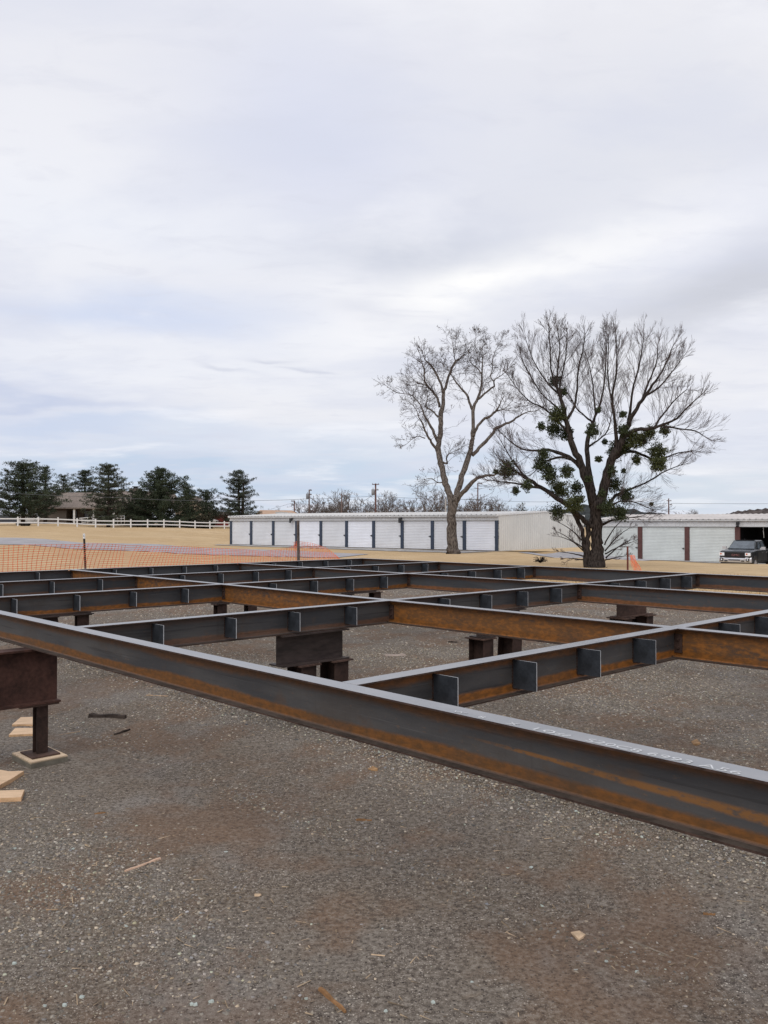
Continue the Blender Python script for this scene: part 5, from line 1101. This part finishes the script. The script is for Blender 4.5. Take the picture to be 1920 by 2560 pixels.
# ------------------------------------------------------------------ pines
def pine(px_base, Y, py_top, prof, label, seed, dens=1.0, tint=(.050, .064, .040), whorl=.55, rx=None, lean=0.0, open_=.0, trunks=1, pad=.5):
    """prof: [(height fraction, left reach px, right reach px)]"""
    rg = random.Random(seed); b = at(px_base, 1300, Y); z0 = tz(b.x, Y); H_ = at(px_base, py_top, Y).z-z0; k = Y/FPX; rt = empty('pine_tree', (b.x, Y, z0), 0, label, 'tree'); tb_ = MB()
    for q in range(trunks):
        xo = (q-.0)*.5*(1 if trunks > 1 else 0); tb_.tube([(xo, 0, -.2), (xo*1.2+.1, 0, H_*.3), (xo*1.6+.15*lean, 0, H_*.6), (lean*.5+xo*1.7, 0, H_*(.93-.08*q))], [.32, .26, .18, .05], 8)
    cl = []; hs = [p_[0] for p_ in prof]; lf = [p_[1]*k for p_ in prof]; rr = [p_[2]*k for p_ in prof]
    z = hs[0]*H_
    while z < H_*.985:
        f = z/H_; rl_, rrg = np.interp(f, hs, lf), np.interp(f, hs, rr); nb = rg.randint(5, 8); a0 = rg.random()*6.28
        wf = rg.uniform(.82, 1.1)
        for j in range(nb):
            a = a0+6.283*j/nb+rg.uniform(-.3, .3); ca = math.cos(a); reach = (rrg if ca > 0 else rl_)*abs(ca)+(rl_+rrg)/2*.85*abs(math.sin(a)); reach = max(.35, reach*rg.uniform(.50, 1.12)*wf)
            if rg.random() < open_: continue
            d = Vector((ca, math.sin(a), rg.uniform(-.05, .25)+.35*f)); st = Vector((lean*.5*f, 0, z)); en = st+Vector((d.x*reach, d.y*reach, d.z*reach*.6)); md = st.lerp(en, .5)+Vector((0, 0, -.08*reach)); tb_.tube([st, md, en], [.07, .05, .025], 4)
            m_ = max(2, int(reach/.42))
            for q in range(m_+1):
                t = .22+.82*q/m_; c = st.lerp(md, min(1, t*2)) if t < .5 else md.lerp(en, (t-.5)*2); c = c+Vector((rg.gauss(0, .18), rg.gauss(0, .25), rg.gauss(0, .10)+.05)); cl.append((c, rg.uniform(.26, .46)*(pad/.5)*(1.1-.3*t)))
                if rg.random() < .75: cl.append((c+Vector((rg.gauss(0, .35), rg.gauss(0, .35), rg.gauss(.04, .16))), rg.uniform(.2, .36)*(pad/.5)))
        z += whorl*rg.uniform(.75, 1.2)
    tb_.build('trunk', M_PINEBARK, rt)
    P_ = np.array([tuple(c) for c, _ in cl]); S_ = np.array([s for _, s in cl]); per = int(22*dens); n_ = len(P_)*per; P2_ = np.repeat(P_, per, 0); s2 = np.repeat(S_, per); d = nrg.normal(0, 1, (n_, 3)); d /= np.linalg.norm(d, axis=1)[:, None]
    c = P2_+d*(s2*(.25+.75*nrg.random(n_)))[:, None]*np.array([1, 1, .62]); ax = d+np.array([0, 0, .5]); ax /= np.linalg.norm(ax, axis=1)[:, None]; q = np.cross(ax, nrg.normal(0, 1, (n_, 3))); q /= np.linalg.norm(q, axis=1)[:, None]; L_ = .13+.12*nrg.random(n_)
    co = np.stack([c-q*.035, c+q*.035, c+ax*L_[:, None]], 1); co[:, 0] -= q*.02; br = np.repeat(.65+.6*nrg.random(len(P_)), per)*(.75+.5*nrg.random(n_)); cr = np.array(tint)[None]*br[:, None]
    inst('foliage', np_mesh('foliage', co.reshape(-1, 3), np.arange(n_*3).reshape(-1, 3), M_NEEDLE, colr=np.repeat(cr, 3, 0)), rt)['kind'] = 'stuff'
    return rt
pine(57, 113, 1154, [(.16, 62, 70), (.32, 80, 82), (.5, 74, 82), (.7, 60, 55), (.88, 42, 36), (1, 12, 14)], 'broad dark pine at the left edge before the house', 1, 1.3, whorl=.55, pad=.58)
pine(113, 128, 1169, [(.3, 30, 32), (.6, 24, 26), (.85, 14, 18), (1, 5, 7)], 'slender pine behind the broad left pine', 2, .8, open_=.25)
pine(158, 150, 1188, [(.45, 26, 26), (.7, 26, 26), (.88, 20, 20), (1, 8, 10)], 'umbrella shaped pine behind the house roof', 3, .8, open_=.2)
pine(212, 142, 1178, [(.3, 44, 40), (.6, 38, 36), (.85, 20, 22), (1, 8, 8)], 'dark pine behind the house roof left of the tallest', 4, 1.0)
pine(271, 124, 1163, [(.10, 40, 46), (.25, 58, 52), (.45, 50, 46), (.62, 42, 44), (.75, 28, 40), (.9, 24, 18), (1, 12, 10)], 'layered pine before the middle of the house', 5, 1.15, tint=(.066, .076, .050), whorl=.6, open_=.08)
pine(398, 129, 1176, [(.04, 66, 62), (.25, 80, 72), (.45, 70, 82), (.62, 42, 78), (.78, 36, 42), (.92, 32, 30), (1, 10, 16)], 'large bushy pine with lopsided crown right of the chimney', 6, 1.5, tint=(.046, .060, .036), whorl=.5, pad=.62)
pine(345, 131, 1228, [(.05, 40, 40), (.5, 44, 40), (.85, 28, 26), (1, 8, 8)], 'low dark pine filling in below the chimney', 16, 1.2, tint=(.042, .055, .034))
pine(468, 137, 1196+20, [(.1, 34, 34), (.5, 34, 30), (.8, 22, 22), (1, 8, 8)], 'dark pine tucked right of the lopsided pine', 17, .8)
pine(516, 141, 1226, [(.12, 36, 34), (.4, 38, 34), (.7, 30, 30), (.9, 18, 22), (1, 8, 8)], 'small rounded pine left of the tall conifer', 7, .9, open_=.15)
pine(596, 140, 1176, [(.12, 62, 52), (.3, 56, 50), (.5, 44, 42), (.68, 34, 30), (.82, 28, 22), (.93, 16, 16), (1, 5, 6)], 'tall cone shaped conifer at the left end of the shed', 8, 1.0, tint=(.050, .062, .044), whorl=.62, open_=.06, trunks=2, pad=.50)
M_LOWBR = (.060, .050, .034)

# ------------------------------------------------------------------ utility poles and lines
M_POLE = simple('weathered_pole', (.16, .12, .11), .9, .1, 0, .25, 1); M_POLER = simple('reddish_pole', (.13, .075, .070), .9, .1, 0, .25, 1); M_PALEP = simple('pale_pole', (.34, .32, .30), .8, .2, 0, .15, 1); M_TRANS = simple('grey_transformer', (.22, .23, .25), .5, .4, 0, .15, 2); M_WIRE = simple('power_wire', (.10, .11, .12), .6, .3, 0, .1, 1)
def upole(px, Y, ytop, label, mat, r_=.16, arms=(), trans=None, extra=None):
    tp = at(px, ytop, Y); z0 = tz(tp.x, Y)-.3; t = empty('utility_pole', (tp.x, Y, z0), 0, label, 'utility pole'); h = tp.z-z0; m = MB(); m.tube([(0, 0, 0), (0, 0, h*.5), (0, 0, h)], [r_*1.15, r_, r_*.8], 8); m.build('pole', mat, t)
    for (py, wpx, off) in arms:
        z = at(px, py, Y).z-z0; w_ = wpx*Y/FPX; m = MB(); m.box(-w_+off, w_+off, -.16-.12, -.16, z-.07, z+.07); a = m.build('crossarm', mat, t)
        for x in (-w_+off+.12, off, w_+off-.12): m = MB(); m.tube([(x, -.22, z+.071), (x, -.22, z+.25)], [.05, .035], 6); m.build('insulator', M_TRANS, a)
    if trans:
        py, dx = trans; z = at(px, py, Y).z-z0; m = MB(); m.tube([(dx, 0, z-.55), (dx, 0, z-.5), (dx, 0, z+.42), (dx, 0, z+.5)], [.24, .30, .30, .22], 10); m.tube([(dx, 0, z+.5), (dx, 0, z+.8)], .05, 6); m.box(min(dx, 0), max(dx, 0), -.04, .04, z-.1, z+.1); m.build('transformer', M_TRANS, t)
    return t
upole(736, 160, 1252, 'short reddish pole above the left part of the shed', M_POLER, .12, ((1253, 5, -.2),))
upole(773, 165, 1224, 'utility pole with small transformer left of the bare trees', M_POLE, .15, ((1226, 3, .3), (1237, 3, .3)), (1240, -.32))
upole(854, 160, 1234, 'plain dark pole with a side lamp bracket above the shed', M_POLE, .14, ((1240, 5, .45),))
upole(939, 150, 1209, 'tallest reddish pole with crossarm and grey transformer', M_POLER, .17, ((1211, 9, 0), (1225, 4, .25)), (1230, -.45))
upole(1114, 150, 1246, 'pale pole just left of the forked trunk', M_PALEP, .14)
upole(1194.5, 165, 1207, 'pole with stub arm right of the forked trunk', M_POLER, .13, ((1209, 6, .4),))
upole(1201, 168, 1255, 'short pale pole beside the stub-arm pole', M_PALEP, .12)
upole(961, 170, 1262, 'thin pale post above the flat roof', M_PALEP, .08)
upole(1671.7, 190, 1246, 'lone pole with crossarm above the maroon-post shed', M_POLER, .16, ((1252, 6, 0), (1262, 3, .4)))
def wire(pts, Y, label, r_=.022):
    m = MB(); P_ = []
    for i in range(len(pts)-1):
        a, b = pts[i], pts[i+1]
        for k in range(8): t = k/8; P_.append(at(a[0]+(b[0]-a[0])*t, a[1]+(b[1]-a[1])*t+4*(a[2] if len(a) > 2 else 0)*t*(1-t), Y))
    P_.append(at(pts[-1][0], pts[-1][1], Y)); c = P_[0].copy(); m.tube([p_-c for p_ in P_], r_, 4); return tag(m.build('power_line', M_WIRE, None, c), label, 'power line')
wire([(-60, 1228, 2), (300, 1244, 3), (560, 1251, 2), (773, 1247)], 108, 'long wire passing in front of the pines', .020)
wire([(773, 1247, 1.5), (855, 1243, 1), (939, 1240)], 150, 'wire between the second and tall poles', .025)
wire([(939, 1240, 3), (1194, 1248, 3), (1400, 1254)], 150, 'wire running right from the tall pole', .025)
wire([(677, 1273, 0), (736, 1256, 4), (773, 1245)], 162, 'drooping wire joining the two leftmost poles', .02)
wire([(908, 1254, 0), (939, 1233)], 150, 'slanting service wire down from the transformer', .03)
wire([(1677, 1258.5, .5), (2000, 1259)], 190, 'upper wire leaving the lone pole to the right', .03)
wire([(1560, 1262, 1), (1671, 1258)], 190, 'wire reaching the lone pole from the left', .03)
wire([(1114, 1246, 1), (1201, 1249)], 150, 'short dark wire behind the forked trunk', .035)
print('objects', len(bpy.data.objects), 'tris', sum(len(m.polygons) for m in bpy.data.meshes))
